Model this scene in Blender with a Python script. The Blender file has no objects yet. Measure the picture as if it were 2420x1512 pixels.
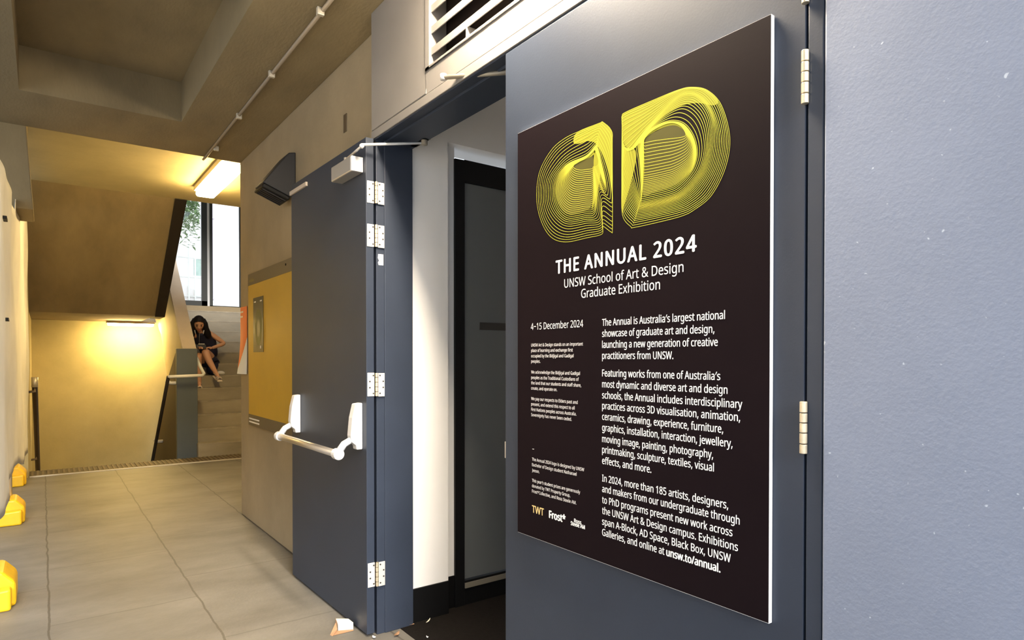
import bpy, bmesh, math, random
from mathutils import Vector, Matrix
random.seed(7)
S = bpy.context.scene
COL = S.collection

# ------------------------------------------------------------------ camera
F, EYE, PIT = 1505.0, 1.35, math.radians(0.6)
PPX, PPY = 1210.0, 846 + 1505.0 * math.tan(math.radians(0.6))
TH = math.atan(1110 / 1505.0)
sn, cs = math.sin(TH), math.cos(TH)
RT = Vector((-sn, -cs, 0))
FW = Vector((cs * math.cos(PIT), -sn * math.cos(PIT), -math.sin(PIT)))
UP = Vector((cs * math.sin(PIT), -sn * math.sin(PIT), math.cos(PIT)))
cam_d = bpy.data.cameras.new('camera')
cam_d.sensor_fit = 'HORIZONTAL'
cam_d.sensor_width = 36.0
cam_d.lens = F / 2420 * 36
cam_d.shift_y = (PPY - 756) / 2420
cam_d.clip_start = 0.02
cam = bpy.data.objects.new('camera', cam_d)
COL.objects.link(cam)
m = Matrix((RT, UP, -FW)).transposed().to_4x4()
m.translation = (0, 0, EYE)
cam.matrix_world = m
S.camera = cam

# ------------------------------------------------------------------ sky, sun, exposure
S.view_settings.view_transform = 'Standard'
S.view_settings.look = 'None'
S.view_settings.gamma = 1.0
S.view_settings.use_curve_mapping = False
S.view_settings.exposure = 0.4
w = bpy.data.worlds.new('overcast_sky')
S.world = w
w.use_nodes = True
bg = w.node_tree.nodes['Background']
bg.inputs[0].default_value = (0.80, 0.89, 1.0, 1)
bg.inputs[1].default_value = 1.4
sd = bpy.data.lights.new('sun', 'SUN')
sd.energy = 4.2
sd.angle = math.radians(24)
sd.color = (1.0, 0.96, 0.9)
so = bpy.data.objects.new('sun', sd)
COL.objects.link(so)
so.rotation_euler = Vector((-1.0, 0.13, 0.5)).to_track_quat('Z', 'Y').to_euler()
LAMP_COL = (1.0, 0.72, 0.34)
HALL_L, LOW_L, COR_L = 80.0, 155.0, 310.0


# ------------------------------------------------------------------ pixel to plane helper (measured points on known planes)
def ray(u, v):
    return RT * ((u - PPX) / F) + UP * ((PPY - v) / F) + FW


def on(u, v, ax, val):
    d = ray(u, v)
    o = Vector((0, 0, EYE))
    return o + d * ((val - o[ax]) / d[ax])


# ------------------------------------------------------------------ materials
def mat(name, col, rough=0.6, metal=0.0, var=0.0, scale=3.0, bump=0.0, bscale=60.0, emit=None, spec=0.5, stretch=None,
        col2=None, detail=6.0):
    mt = bpy.data.materials.new(name)
    mt.use_nodes = True
    nt = mt.node_tree
    b = nt.nodes['Principled BSDF']
    b.inputs['Roughness'].default_value = rough
    b.inputs['Metallic'].default_value = metal
    b.inputs['Specular IOR Level'].default_value = spec
    b.inputs['Base Color'].default_value = (*col, 1)
    tc = nt.nodes.new('ShaderNodeTexCoord')
    src = tc.outputs['Object']
    if stretch:
        mp = nt.nodes.new('ShaderNodeMapping')
        mp.inputs['Scale'].default_value = stretch
        nt.links.new(src, mp.inputs[0])
        src = mp.outputs[0]
    if var or col2:
        n = nt.nodes.new('ShaderNodeTexNoise')
        n.inputs['Scale'].default_value = scale
        n.inputs['Detail'].default_value = detail
        n.inputs['Roughness'].default_value = 0.62
        nt.links.new(src, n.inputs['Vector'])
        r = nt.nodes.new('ShaderNodeValToRGB')
        r.color_ramp.elements[0].position = 0.3
        r.color_ramp.elements[1].position = 0.7
        lo = [c * (1 - var) for c in col]
        hi = col2 if col2 else [min(1, c * (1 + var)) for c in col]
        r.color_ramp.elements[0].color = (*lo, 1)
        r.color_ramp.elements[1].color = (*hi, 1)
        nt.links.new(n.outputs['Fac'], r.inputs['Fac'])
        nt.links.new(r.outputs['Color'], b.inputs['Base Color'])
    if bump:
        n2 = nt.nodes.new('ShaderNodeTexNoise')
        n2.inputs['Scale'].default_value = bscale
        n2.inputs['Detail'].default_value = 4
        nt.links.new(src, n2.inputs['Vector'])
        bp = nt.nodes.new('ShaderNodeBump')
        bp.inputs['Strength'].default_value = bump
        bp.inputs['Distance'].default_value = 0.01
        nt.links.new(n2.outputs['Fac'], bp.inputs['Height'])
        nt.links.new(bp.outputs['Normal'], b.inputs['Normal'])
    if emit:
        b.inputs['Emission Color'].default_value = (*emit[0], 1)
        b.inputs['Emission Strength'].default_value = emit[1]
    return mt


M = {}
M['navy'] = mat('navy_door_enamel', (0.028, 0.037, 0.059), 0.45, var=0.10, scale=2.2, bump=0.03, bscale=180, spec=0.35)
M['navy_wall'] = mat('navy_wall_daylit', (0.195, 0.226, 0.308), 0.5, var=0.08, scale=1.6, bump=0.07, bscale=130)  # lighter than the door navy to put the wall's stronger daylight into colour
M['panel'] = mat('header_panel_lamplit', (0.215, 0.200, 0.190), 0.45, var=0.10, scale=2.0, bump=0.04, bscale=120)  # lightened to carry the lamp's glow on the header in its colour
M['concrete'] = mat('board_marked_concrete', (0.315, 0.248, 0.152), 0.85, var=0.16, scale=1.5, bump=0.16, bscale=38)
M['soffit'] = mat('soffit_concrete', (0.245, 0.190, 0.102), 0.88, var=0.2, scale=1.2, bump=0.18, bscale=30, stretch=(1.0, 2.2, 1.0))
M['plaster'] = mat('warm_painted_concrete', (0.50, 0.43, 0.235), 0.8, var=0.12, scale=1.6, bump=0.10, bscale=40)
M['step'] = mat('stair_concrete', (0.28, 0.25, 0.195), 0.85, var=0.25, scale=2.4, bump=0.14, bscale=40, stretch=(1, .35, 1))
M['white_wall'] = mat('white_room_paint', (0.90, 0.885, 0.875), 0.6, var=0.02, scale=3, bump=0.02, bscale=80)
M['white'] = mat('white_enamel', (0.66, 0.665, 0.68), 0.38)
M['silver'] = mat('satin_silver_metal', (0.68, 0.66, 0.63), 0.36, metal=0.8)
M['brushed'] = mat('brushed_steel', (0.62, 0.58, 0.54), 0.32, metal=0.9, bump=0.05, bscale=200)
M['hinge'] = mat('zinc_hinge_plate', (0.74, 0.72, 0.68), 0.4, metal=0.35, var=0.08, scale=30)
M['brass'] = mat('worn_hinge_knuckle', (0.72, 0.62, 0.45), 0.35, metal=0.75, var=0.18, scale=40)
M['screw'] = mat('dark_screw_head', (0.06, 0.055, 0.05), 0.5, metal=0.5)
M['black'] = mat('black_paint', (0.004, 0.004, 0.0045), 0.5, spec=0.25)
M['void'] = mat('gap_shade_black', (0.004, 0.004, 0.004), 0.9)  # near-black that paints the shade inside the door gap
M['slate'] = mat('slate_door_paint', (0.115, 0.125, 0.130), 0.45, var=0.05, scale=2)
M['mat'] = mat('dark_brown_doormat', (0.006, 0.0045, 0.0038), 0.95, spec=0.15, var=0.35, scale=40, bump=0.4, bscale=220)
M['poster'] = mat('poster_black_print', (0.0085, 0.0048, 0.0066), 0.62, var=0.08, scale=2, bump=0.02, bscale=160, spec=0.05)
M['foam'] = mat('white_foam_core', (0.88, 0.88, 0.88), 0.7)
M['ink'] = mat('white_print_ink', (0.93, 0.93, 0.93), 0.5)
M['ink_small'] = mat('pale_print_ink', (0.80, 0.78, 0.78), 0.5)
M['gold'] = mat('gold_print_ink', (0.86, 0.62, 0.26), 0.5)
M['lime'] = mat('lime_print_ink', (0.46, 0.455, 0.045), 0.5, spec=0.2)
M['lime_mid'] = mat('lime_tint_print', (0.27, 0.265, 0.022), 0.5, spec=0.2)
M['lime_low'] = mat('olive_tint_print', (0.075, 0.068, 0.014), 0.5, spec=0.2)
M['lime_dim'] = mat('lime_soft_print_ink', (0.16, 0.16, 0.04), 0.5)
M['yellow_board'] = mat('mustard_board', (0.50, 0.305, 0.008), 0.42, var=0.06, scale=3)
M['band'] = mat('brown_board_band', (0.090, 0.065, 0.035), 0.4)
M['mini'] = mat('small_poster_print', (0.085, 0.080, 0.05), 0.28)
M['orange'] = mat('orange_leaflet_print', (0.78, 0.17, 0.03), 0.5)
M['paper'] = mat('pale_leaflet_paper', (0.72, 0.75, 0.80), 0.6)
M['speaker'] = mat('charcoal_speaker_shell', (0.014, 0.0145, 0.019), 0.55, bump=0.03, bscale=150)
M['sheet'] = mat('milky_plastic_sheet', (0.82, 0.82, 0.81), 0.65, spec=0.2, var=0.1, scale=2.0, bump=0.12, bscale=9)
M['foot'] = mat('yellow_fence_foot_plastic', (0.86, 0.52, 0.012), 0.45, var=0.10, scale=9, bump=0.05, bscale=50)
M['newel'] = mat('slate_blue_newel_paint', (0.070, 0.088, 0.105), 0.5, var=0.06, scale=3)
M['cap'] = mat('pale_parapet_render', (0.50, 0.43, 0.36), 0.8, var=0.08, scale=3)
M['darkrail'] = mat('dark_oxide_rail_paint', (0.055, 0.024, 0.018), 0.45)
M['guard'] = mat('dark_brown_guard', (0.055, 0.040, 0.022), 0.7)  # dark brown tone of the guard panel below the rail
M['blackband'] = mat('black_balustrade_paint', (0.012, 0.008, 0.006), 0.7)
M['grate'] = mat('tactile_strip', (0.085, 0.066, 0.04), 0.7, var=0.2, scale=14)
M['conduit'] = mat('grey_conduit', (0.26, 0.21, 0.15), 0.5, metal=0.2)
M['galv'] = mat('pale_galvanised_clip', (0.66, 0.62, 0.52), 0.4, metal=0.5)
M['lamp_body'] = mat('lamp_housing', (0.62, 0.56, 0.42), 0.5)
M['glow_hall'] = mat('lit_hall_diffuser', (0.9, 0.85, 0.7), 0.4, emit=((1.0, 0.70, 0.28), HALL_L))
M['glow_low'] = mat('lit_stair_diffuser', (0.9, 0.85, 0.7), 0.4, emit=((1.0, 0.70, 0.26), LOW_L))
M['glow_cor'] = mat('lit_corridor_diffuser', (0.9, 0.85, 0.7), 0.4, emit=((1.0, 0.84, 0.62), COR_L))
M['frame_dark'] = mat('dark_window_frame', (0.020, 0.024, 0.022), 0.45)
M['wall_pale'] = mat('pale_outdoor_render', (0.86, 0.84, 0.83), 0.8)
M['house'] = mat('grey_house_render', (0.40, 0.41, 0.40), 0.8, var=0.25, scale=1.5)
M['pipe_out'] = mat('lilac_downpipe', (0.56, 0.52, 0.60), 0.6)
M['shade_out'] = mat('grey_weathered_sail', (0.48, 0.46, 0.44), 0.8, var=0.1, scale=3)
M['teal'] = mat('pale_teal_screen', (0.44, 0.58, 0.54), 0.7, var=0.12, scale=8)
M['wire'] = mat('pale_fence_wire', (0.78, 0.80, 0.76), 0.5)
M['leafgreen'] = mat('garden_leaf', (0.14, 0.24, 0.10), 0.6, var=0.4, scale=5)
M['bark'] = mat('tree_bark', (0.16, 0.13, 0.10), 0.9, var=0.3, scale=14)
M['ground_out'] = mat('courtyard_paving', (0.46, 0.45, 0.43), 0.85, var=0.15, scale=2)
M['skin'] = mat('skin', (0.62, 0.35, 0.23), 0.5)
M['hair'] = mat('black_hair', (0.008, 0.006, 0.007), 0.65, spec=0.25)
M['dress'] = mat('navy_dress_fabric', (0.012, 0.014, 0.045), 0.85)
M['sandal'] = mat('cream_sandal_leather', (0.66, 0.58, 0.50), 0.6)
M['lip'] = mat('lip', (0.42, 0.12, 0.10), 0.5)
M['phone'] = mat('phone_shell', (0.02, 0.02, 0.025), 0.3)
M['cardboard'] = mat('brown_cardboard', (0.40, 0.22, 0.12), 0.8)
M['cream'] = mat('cream_card', (0.80, 0.74, 0.60), 0.6)
M['leaf_dry'] = mat('dry_leaf', (0.30, 0.17, 0.09), 0.8, var=0.3, scale=40)
M['label'] = mat('white_sticker', (0.82, 0.82, 0.82), 0.5)
M['aluminium'] = mat('dull_aluminium', (0.30, 0.27, 0.22), 0.45, metal=0.4)

# floor: concrete flags with joints at measured spacings
mt = mat('concrete_flag_floor', (0.50, 0.47, 0.42), 0.55, bump=0.10, bscale=55)
nt = mt.node_tree
b = nt.nodes['Principled BSDF']
tc = nt.nodes['Texture Coordinate']
sx = nt.nodes.new('ShaderNodeSeparateXYZ')
nt.links.new(tc.outputs['Object'], sx.inputs[0])


def math_n(op, a, c=None, clampit=False):
    n = nt.nodes.new('ShaderNodeMath')
    n.operation = op
    n.use_clamp = clampit
    for i, q in enumerate((a, c)):
        if q is None:
            continue
        if isinstance(q, (int, float)):
            n.inputs[i].default_value = q
        else:
            nt.links.new(q, n.inputs[i])
    return n.outputs[0]


nz = nt.nodes.new('ShaderNodeTexNoise')
nz.inputs['Scale'].default_value = 5
nz.inputs['Detail'].default_value = 5
nt.links.new(tc.outputs['Object'], nz.inputs['Vector'])
wob = math_n('MULTIPLY', math_n('SUBTRACT', nz.outputs['Fac'], 0.5), 0.03)
yy = math_n('ADD', sx.outputs[1], wob)
yc = math_n('DIVIDE', math_n('ADD', yy, 0.70 + 6.8), 0.68)
row = math_n('FLOOR', yc)
fy = math_n('ABSOLUTE', math_n('SUBTRACT', math_n('FRACT', math_n('ADD', yc, 0.5)), 0.5))
jy = math_n('LESS_THAN', fy, 0.0075)
off = math_n('MULTIPLY', math_n('FRACT', math_n('MULTIPLY', row, 0.377)), 1.0)
xc = math_n('ADD', math_n('DIVIDE', math_n('ADD', sx.outputs[0], wob), 1.06), off)
fx = math_n('ABSOLUTE', math_n('SUBTRACT', math_n('FRACT', xc), 0.5))
jx = math_n('MULTIPLY', math_n('LESS_THAN', fx, 0.005), 0.55)
joint = math_n('MAXIMUM', jy, jx)
nb = nt.nodes.new('ShaderNodeTexNoise')
nb.inputs['Scale'].default_value = 1.7
nb.inputs['Detail'].default_value = 8
nb.inputs['Roughness'].default_value = 0.65
mp = nt.nodes.new('ShaderNodeMapping')
mp.inputs['Scale'].default_value = (1.6, 0.8, 1)
nt.links.new(tc.outputs['Object'], mp.inputs[0])
nt.links.new(mp.outputs[0], nb.inputs['Vector'])
rmp = nt.nodes.new('ShaderNodeValToRGB')
rmp.color_ramp.elements[0].position = 0.3
rmp.color_ramp.elements[1].position = 0.68
rmp.color_ramp.elements[0].color = (0.118, 0.109, 0.095, 1)
rmp.color_ramp.elements[1].color = (0.200, 0.187, 0.166, 1)
nt.links.new(nb.outputs['Fac'], rmp.inputs['Fac'])
mx = nt.nodes.new('ShaderNodeMixRGB')
nt.links.new(math_n('MULTIPLY', joint, 0.75), mx.inputs['Fac'])
nt.links.new(rmp.outputs['Color'], mx.inputs['Color1'])
mx.inputs['Color2'].default_value = (0.06, 0.05, 0.04, 1)
nt.links.new(mx.outputs['Color'], b.inputs['Base Color'])
M['floor'] = mt

# flecks of bare filler on the painted wall
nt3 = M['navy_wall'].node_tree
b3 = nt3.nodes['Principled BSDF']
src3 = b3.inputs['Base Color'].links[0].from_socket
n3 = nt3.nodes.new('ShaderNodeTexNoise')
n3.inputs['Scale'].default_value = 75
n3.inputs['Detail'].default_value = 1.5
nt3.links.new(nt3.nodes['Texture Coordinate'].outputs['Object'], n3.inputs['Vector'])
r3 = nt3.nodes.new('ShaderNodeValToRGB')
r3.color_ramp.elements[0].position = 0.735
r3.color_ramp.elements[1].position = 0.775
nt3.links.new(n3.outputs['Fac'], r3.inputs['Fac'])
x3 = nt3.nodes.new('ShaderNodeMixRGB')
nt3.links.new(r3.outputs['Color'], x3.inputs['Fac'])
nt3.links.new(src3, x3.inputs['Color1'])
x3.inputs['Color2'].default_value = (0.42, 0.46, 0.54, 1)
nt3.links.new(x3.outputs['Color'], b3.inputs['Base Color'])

# clear window glass that lets daylight through
mt = bpy.data.materials.new('window_glass')
mt.use_nodes = True
nt2 = mt.node_tree
nt2.nodes.clear()
o_ = nt2.nodes.new('ShaderNodeOutputMaterial')
mixs = nt2.nodes.new('ShaderNodeMixShader')
tr = nt2.nodes.new('ShaderNodeBsdfTransparent')
gl = nt2.nodes.new('ShaderNodeBsdfGlossy')
gl.inputs['Roughness'].default_value = 0.02
mixs.inputs[0].default_value = 0.06
nt2.links.new(tr.outputs[0], mixs.inputs[1])
nt2.links.new(gl.outputs[0], mixs.inputs[2])
nt2.links.new(mixs.outputs[0], o_.inputs[0])
M['glass'] = mt


# ------------------------------------------------------------------ mesh building helpers
class MB:
    def __init__(self):
        self.v, self.f = [], []

    def add(self, vs, fs):
        n = len(self.v)
        self.v += [tuple(p) for p in vs]
        self.f += [tuple(i + n for i in q) for q in fs]
        return self

    def box(self, x0, x1, y0, y1, z0, z1):
        return self.add([(x0, y0, z0), (x1, y0, z0), (x1, y1, z0), (x0, y1, z0), (x0, y0, z1), (x1, y0, z1), (x1, y1, z1), (x0, y1, z1)],
                        [(0, 3, 2, 1), (4, 5, 6, 7), (0, 1, 5, 4), (1, 2, 6, 5), (2, 3, 7, 6), (3, 0, 4, 7)])

    def obox(self, c, ax, ay, az):
        c, ax, ay, az = map(Vector, (c, ax, ay, az))
        vs = [c + ax * i + ay * j + az * k for k in (-1, 1) for j in (-1, 1) for i in (-1, 1)]
        return self.add(vs, [(0, 2, 3, 1), (4, 5, 7, 6), (0, 1, 5, 4), (1, 3, 7, 5), (3, 2, 6, 7), (2, 0, 4, 6)])

    def prism(self, poly, ax, a, b_):
        """poly: 2-D points in the two other axes (in order), extruded along axis ax from a to b_"""
        n = len(poly)

        def mk(p, q):
            r = [p[0], p[1]]
            r.insert(ax, q)
            return tuple(r)
        vs = [mk(p, a) for p in poly] + [mk(p, b_) for p in poly]
        fs = [tuple(range(n))[::-1], tuple(range(n, 2 * n))]
        fs += [(i, (i + 1) % n, n + (i + 1) % n, n + i) for i in range(n)]
        return self.add(vs, fs)

    def quad(self, *ps):
        return self.add(ps, [tuple(range(len(ps)))])

    def tube(self, pts, r, seg=12, cap=True):
        pts = [Vector(p) for p in pts]
        rs = r if isinstance(r, (list, tuple)) else [r] * len(pts)
        rings = []
        ref = None
        for i, p in enumerate(pts):
            d = (pts[min(i + 1, len(pts) - 1)] - pts[max(i - 1, 0)]).normalized()
            if ref is None:
                ref = Vector((0, 0, 1)) if abs(d.z) < 0.9 else Vector((1, 0, 0))
            a = d.cross(ref).normalized()
            bb = d.cross(a).normalized()
            ref = bb.cross(d) * -1 if False else ref
            rings.append([p + a * math.cos(2 * math.pi * k / seg) * rs[i] + bb * math.sin(2 * math.pi * k / seg) * rs[i] for k in range(seg)])
        vs = [q for ring in rings for q in ring]
        fs = []
        for i in range(len(pts) - 1):
            for k in range(seg):
                k2 = (k + 1) % seg
                fs.append((i * seg + k, i * seg + k2, (i + 1) * seg + k2, (i + 1) * seg + k))
        if cap:
            fs.append(tuple(range(seg))[::-1])
            n = (len(pts) - 1) * seg
            fs.append(tuple(range(n, n + seg)))
        return self.add(vs, fs)

    def ball(self, c, rx, ry=None, rz=None, nu=14, nv=9):
        ry = ry or rx
        rz = rz or rx
        vs, fs = [], []
        for j in range(nv + 1):
            t = math.pi * j / nv
            for i in range(nu):
                p = 2 * math.pi * i / nu
                vs.append((c[0] + rx * math.sin(t) * math.cos(p), c[1] + ry * math.sin(t) * math.sin(p), c[2] + rz * math.cos(t)))
        for j in range(nv):
            for i in range(nu):
                i2 = (i + 1) % nu
                fs.append((j * nu + i, (j + 1) * nu + i, (j + 1) * nu + i2, j * nu + i2))
        return self.add(vs, fs)

    def build(self, name, material, parent=None, bevel=0.0, seg=2, smooth=False, sub=0, raw=False):
        me = bpy.data.meshes.new(name)
        me.from_pydata(self.v, [], self.f)
        if not raw:
            bm = bmesh.new()
            bm.from_mesh(me)
            bmesh.ops.remove_doubles(bm, verts=bm.verts, dist=1e-6)
            bmesh.ops.recalc_face_normals(bm, faces=bm.faces)
            bm.to_mesh(me)
            bm.free()
        me.materials.append(material)
        o = bpy.data.objects.new(name, me)
        COL.objects.link(o)
        if parent:
            o.parent = parent
            o.matrix_parent_inverse = parent.matrix_basis.inverted()
        if bevel:
            md = o.modifiers.new('edge', 'BEVEL')
            md.width = bevel
            md.segments = seg
            md.limit_method = 'ANGLE'
            md.angle_limit = math.radians(35)
        if sub:
            md = o.modifiers.new('sub', 'SUBSURF')
            md.levels = sub
            md.render_levels = sub
        if smooth:
            for p in me.polygons:
                p.use_smooth = True
        return o


def tag(o, label, cat, group=None, kind=None):
    o['label'] = label
    o['category'] = cat
    if group:
        o['group'] = group
    if kind:
        o['kind'] = kind
    return o


def thing(name, loc, label, cat, group=None, kind=None, rz=0.0):
    o = bpy.data.objects.new(name, None)
    o.empty_display_size = 0.1
    o.location = loc
    o.rotation_euler = (0, 0, rz)
    o.matrix_basis = Matrix.Translation(loc) @ Matrix.Rotation(rz, 4, 'Z')
    COL.objects.link(o)
    return tag(o, label, cat, group, kind)


def struct(o, label, cat):
    return tag(o, label, cat, kind='structure')


def copy_tree(root, M4):
    """copy a thing with its parts and sub-parts, moved by the matrix M4"""
    r = root.copy()
    COL.objects.link(r)
    r.matrix_basis = M4 @ root.matrix_basis
    for ch in list(root.children):
        c = ch.copy()
        COL.objects.link(c)
        c.parent = r
        for g in list(ch.children):
            d = g.copy()
            COL.objects.link(d)
            d.parent = c
    return r


W = -1.301      # face of the door wall
CW = -1.38      # face of the concrete corridor wall
XJ = 2.882      # left door jamb
XR = 0.680      # outer edge of the right jamb
DH = 2.410      # top of the door leaves

# ================================================================== STRUCTURE
struct(MB().box(-4, 9.02, -1.43, 4.5, -0.2, 0.0).box(2.9, 9.02, -3.4, -1.43, -0.2, 0.0).box(9.02, 9.5, -3.4, 0.4, -0.2, 0.0)
       .build('floor', M['floor']), 'grey concrete flagged corridor floor with dark joints', 'floor')
struct(MB().box(0.3, 2.98, -3.3, -1.43, -0.2, 0.003).build('floor', M['mat']), 'dark brown matted floor inside the half-open doorway', 'floor')
# corridor ceiling with one coffer
c = MB()
c.box(0.3, 5.82, -1.7, -0.807, 3.03, 3.45).box(0.3, 5.82, 0.107, 1.3, 3.03, 3.45)
c.box(5.055, 5.82, -0.807, 0.107, 3.03, 3.45).box(0.3, 2.2, -0.807, 0.107, 3.03, 3.45)
c.box(2.2, 5.055, -0.807, 0.107, 3.31, 3.45)
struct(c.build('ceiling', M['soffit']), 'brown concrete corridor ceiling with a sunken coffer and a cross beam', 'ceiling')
struct(MB().box(5.82, 8.51, -3.5, 0.45, 3.25, 3.45).build('ceiling', M['plaster']), 'yellow-lit ceiling of the stair hall beyond the beam', 'ceiling')
struct(MB().box(8.3, 14.0, -3.5, 0.45, 5.3, 5.5).build('ceiling', M['plaster']), 'high ceiling over the stairwell', 'ceiling')
# concrete corridor wall
cwm = MB().box(2.922, 5.82, -1.62, CW, 0, 3.03)
struct(cwm.build('wall_corridor', M['concrete'], bevel=0.01), 'bare concrete corridor wall behind the open door leaf', 'wall')
struct(MB().box(5.6, 5.82, -3.5, -1.62, 0, 3.3).build('wall_hall', M['concrete']), 'concrete return wall of the stair hall', 'wall')
# blue wall right of the doors
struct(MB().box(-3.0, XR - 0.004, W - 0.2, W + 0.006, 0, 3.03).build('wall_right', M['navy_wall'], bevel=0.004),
       'painted wall right of the door hinges, lightened blue-grey for daylight', 'wall')
# header panel with the vent opening
hx0, hx1, hz0, hz1 = 1.02, 2.372, 2.552, 2.93
h = MB()
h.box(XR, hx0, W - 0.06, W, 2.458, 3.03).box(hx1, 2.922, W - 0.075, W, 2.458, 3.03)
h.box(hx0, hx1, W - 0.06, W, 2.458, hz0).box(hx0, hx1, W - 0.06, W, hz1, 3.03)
struct(h.build('wall_header', M['panel'], bevel=0.003), 'metal panel above the double doors, lightened grey for lamp glow', 'wall')
# steel door frame
fr = thing('trim_1', (1.8, W, 0), 'navy steel frame around the double doorway', 'door frame', kind='structure')
MB().box(XJ, 2.922, W - 0.075, W - 0.006, 0, 2.455).build('jamb', M['navy'], fr, bevel=0.002)
MB().box(XJ - 0.006, 2.93, W - 0.201, W - 0.047, 0, 2.41).build('reveal', M['navy'], fr, bevel=0.003)
MB().box(XR, 0.7145, W - 0.2, W, 0, 2.455).build('jamb', M['navy'], fr, bevel=0.003)
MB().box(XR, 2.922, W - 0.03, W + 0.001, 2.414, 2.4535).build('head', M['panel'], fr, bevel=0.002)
MB().box(XR, 2.922, W - 0.201, W - 0.004, 2.408, 2.4135).box(XR, 2.922, W - 0.201, W - 0.05, 2.398, 2.409).build('head_soffit', M['navy'], fr, bevel=0.001)
# little room behind the doorway
rm = MB().box(2.90, 3.1, -1.72, W - 0.201, 0.175, 2.9).box(2.90, 3.1, -3.3, -1.72, 2.483, 2.9).box(2.95, 3.1, -1.79, -1.72, 0.175, 2.483)
struct(rm.build('wall_room', M['white_wall']), 'bright white wall just inside the open doorway', 'wall')
struct(MB().box(0.3, 3.1, -3.5, -3.3, 0, 2.9).box(0.3, 0.5, -3.3, W - 0.21, 0, 2.9).build('wall_room', M['white_wall']),
       'white back wall of the small room, mostly hidden', 'wall')
struct(MB().box(0.3, 3.1, -3.5, W - 0.201, 2.9, 3.0).build('ceiling', M['white_wall']), 'white ceiling of the small room', 'ceiling')
struct(MB().box(2.892, 2.99, -1.72, W - 0.201, 0, 0.175).box(2.945, 2.99, -1.79, -1.72, 0, 0.175).build('baseboard_room', M['black'], bevel=0.002),
       'black skirting under the white wall inside the doorway', 'skirting board')
# stair hall walls
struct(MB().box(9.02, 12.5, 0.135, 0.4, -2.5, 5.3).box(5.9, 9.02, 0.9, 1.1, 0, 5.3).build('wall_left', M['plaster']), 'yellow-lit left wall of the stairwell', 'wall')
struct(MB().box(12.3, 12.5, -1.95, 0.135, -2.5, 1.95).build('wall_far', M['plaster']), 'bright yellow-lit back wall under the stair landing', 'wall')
struct(MB().box(5.82, 14.0, -3.5, -3.3, -2.5, 5.3).build('wall_stair', M['concrete']), 'concrete right-hand wall of the stair hall', 'wall')
WX = 13.6
lw = MB().box(WX, WX + 0.25, -3.5, 0.4, 1.9, 2.37).box(WX, WX + 0.25, -3.5, 0.4, 4.7, 5.5).box(WX, WX + 0.25, -3.5, -3.26, 2.37, 4.7).box(WX, WX + 0.25, -1.35, 0.4, 2.37, 4.7)
struct(lw.build('wall_landing', M['concrete']), 'concrete wall around the landing window', 'wall')
# left downstand beside the plastic sheet
p = [on(0, 310, 0, 5.9), on(63, 310, 0, 5.9), on(80, 490, 0, 5.9), on(0, 490, 0, 5.9)]
pm = MB()
yz = [(0.9, 3.25), (p[1].y, 3.25), (p[1].y, 3.03), (p[2].y, 2.43), (0.9, 2.43)]
pm.prism(yz, 0, 5.82, 6.35)
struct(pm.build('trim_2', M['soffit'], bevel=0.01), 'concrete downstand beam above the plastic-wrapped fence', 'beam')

# ================================================================== STAIRS
NR, RI, TR, SX0 = 12, 0.18, 0.225, 9.5
prof = [(SX0, -0.4)]
for k in range(NR):
    prof += [(SX0 + TR * k, RI * k), (SX0 + TR * k, RI * (k + 1))]
prof += [(WX, RI * NR), (WX, RI * NR - 0.22), (SX0 + TR * NR, RI * NR - 0.22), (SX0 + 1.0, -0.4)]
st = thing('staircase', (SX0, -2.5, 0), 'worn concrete flight of steps climbing to the window landing', 'stairs', kind='structure')
sm = MB()
# steps as separate solid courses so the profile stays convex
for k in range(NR):
    x0 = SX0 + TR * k
    sm.box(x0, x0 + TR + 0.3 if k < NR - 1 else WX, -3.3, -1.70, RI * (k + 1) - (0.34 if k else 0.6), RI * (k + 1))
sm.build('steps', M['step'], st, bevel=0.008)
nm = MB()
for k in range(NR):
    x0 = SX0 + TR * k
    nm.box(x0 - 0.004, x0 + 0.05, -3.29, -1.705, RI * (k + 1) - 0.012, RI * (k + 1) + 0.003)
nm.build('nosing', mat('worn_step_nosing', (0.31, 0.275, 0.215), 0.8, var=0.25, scale=6), st)
# upper return flight and its black edge
uf = thing('staircase', (9.4, -0.6, 2.5), 'concrete underside of the upper flight sloping over the stairwell', 'stairs', kind='structure')
XS, ZS, XE, ZE = 8.51, 3.25, 10.25, 1.946
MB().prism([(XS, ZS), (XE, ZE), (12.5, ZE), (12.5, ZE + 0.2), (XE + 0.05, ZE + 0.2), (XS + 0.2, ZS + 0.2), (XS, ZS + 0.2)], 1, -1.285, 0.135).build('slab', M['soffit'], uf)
MB().prism([(XS - 0.02, ZS - 0.01), (XE, ZE - 0.012), (10.75, ZE - 0.012), (10.75, ZE + 1.0), (XS - 0.02, ZS + 1.0)], 1, -1.41, -1.285).build('balustrade', M['blackband'], uf)
# parapet between the flights
pr = thing('stair_parapet', (9.6, -1.6, 0), 'sloping parapet with a slate blue end panel beside the steps', 'balustrade')
MB().box(9.6, 9.68, -1.716, -1.457, -0.5, 1.478).build('end_panel', M['newel'], pr, bevel=0.006)
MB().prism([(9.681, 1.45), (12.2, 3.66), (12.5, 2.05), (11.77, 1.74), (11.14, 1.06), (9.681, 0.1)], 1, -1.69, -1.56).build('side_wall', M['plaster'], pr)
MB().prism([(9.64, 1.47), (9.64, 1.49), (12.2, 3.735), (12.2, 3.66), (9.681, 1.452)], 1, -1.705, -1.535).build('coping', M['cap'], pr)
MB().prism([(9.681, 1.42), (10.4, 1.03), (11.95, -0.28), (11.95, -1.0), (9.681, -0.3)], 1, -1.50, -1.457).build('guard_panel', M['guard'], pr)
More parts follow.
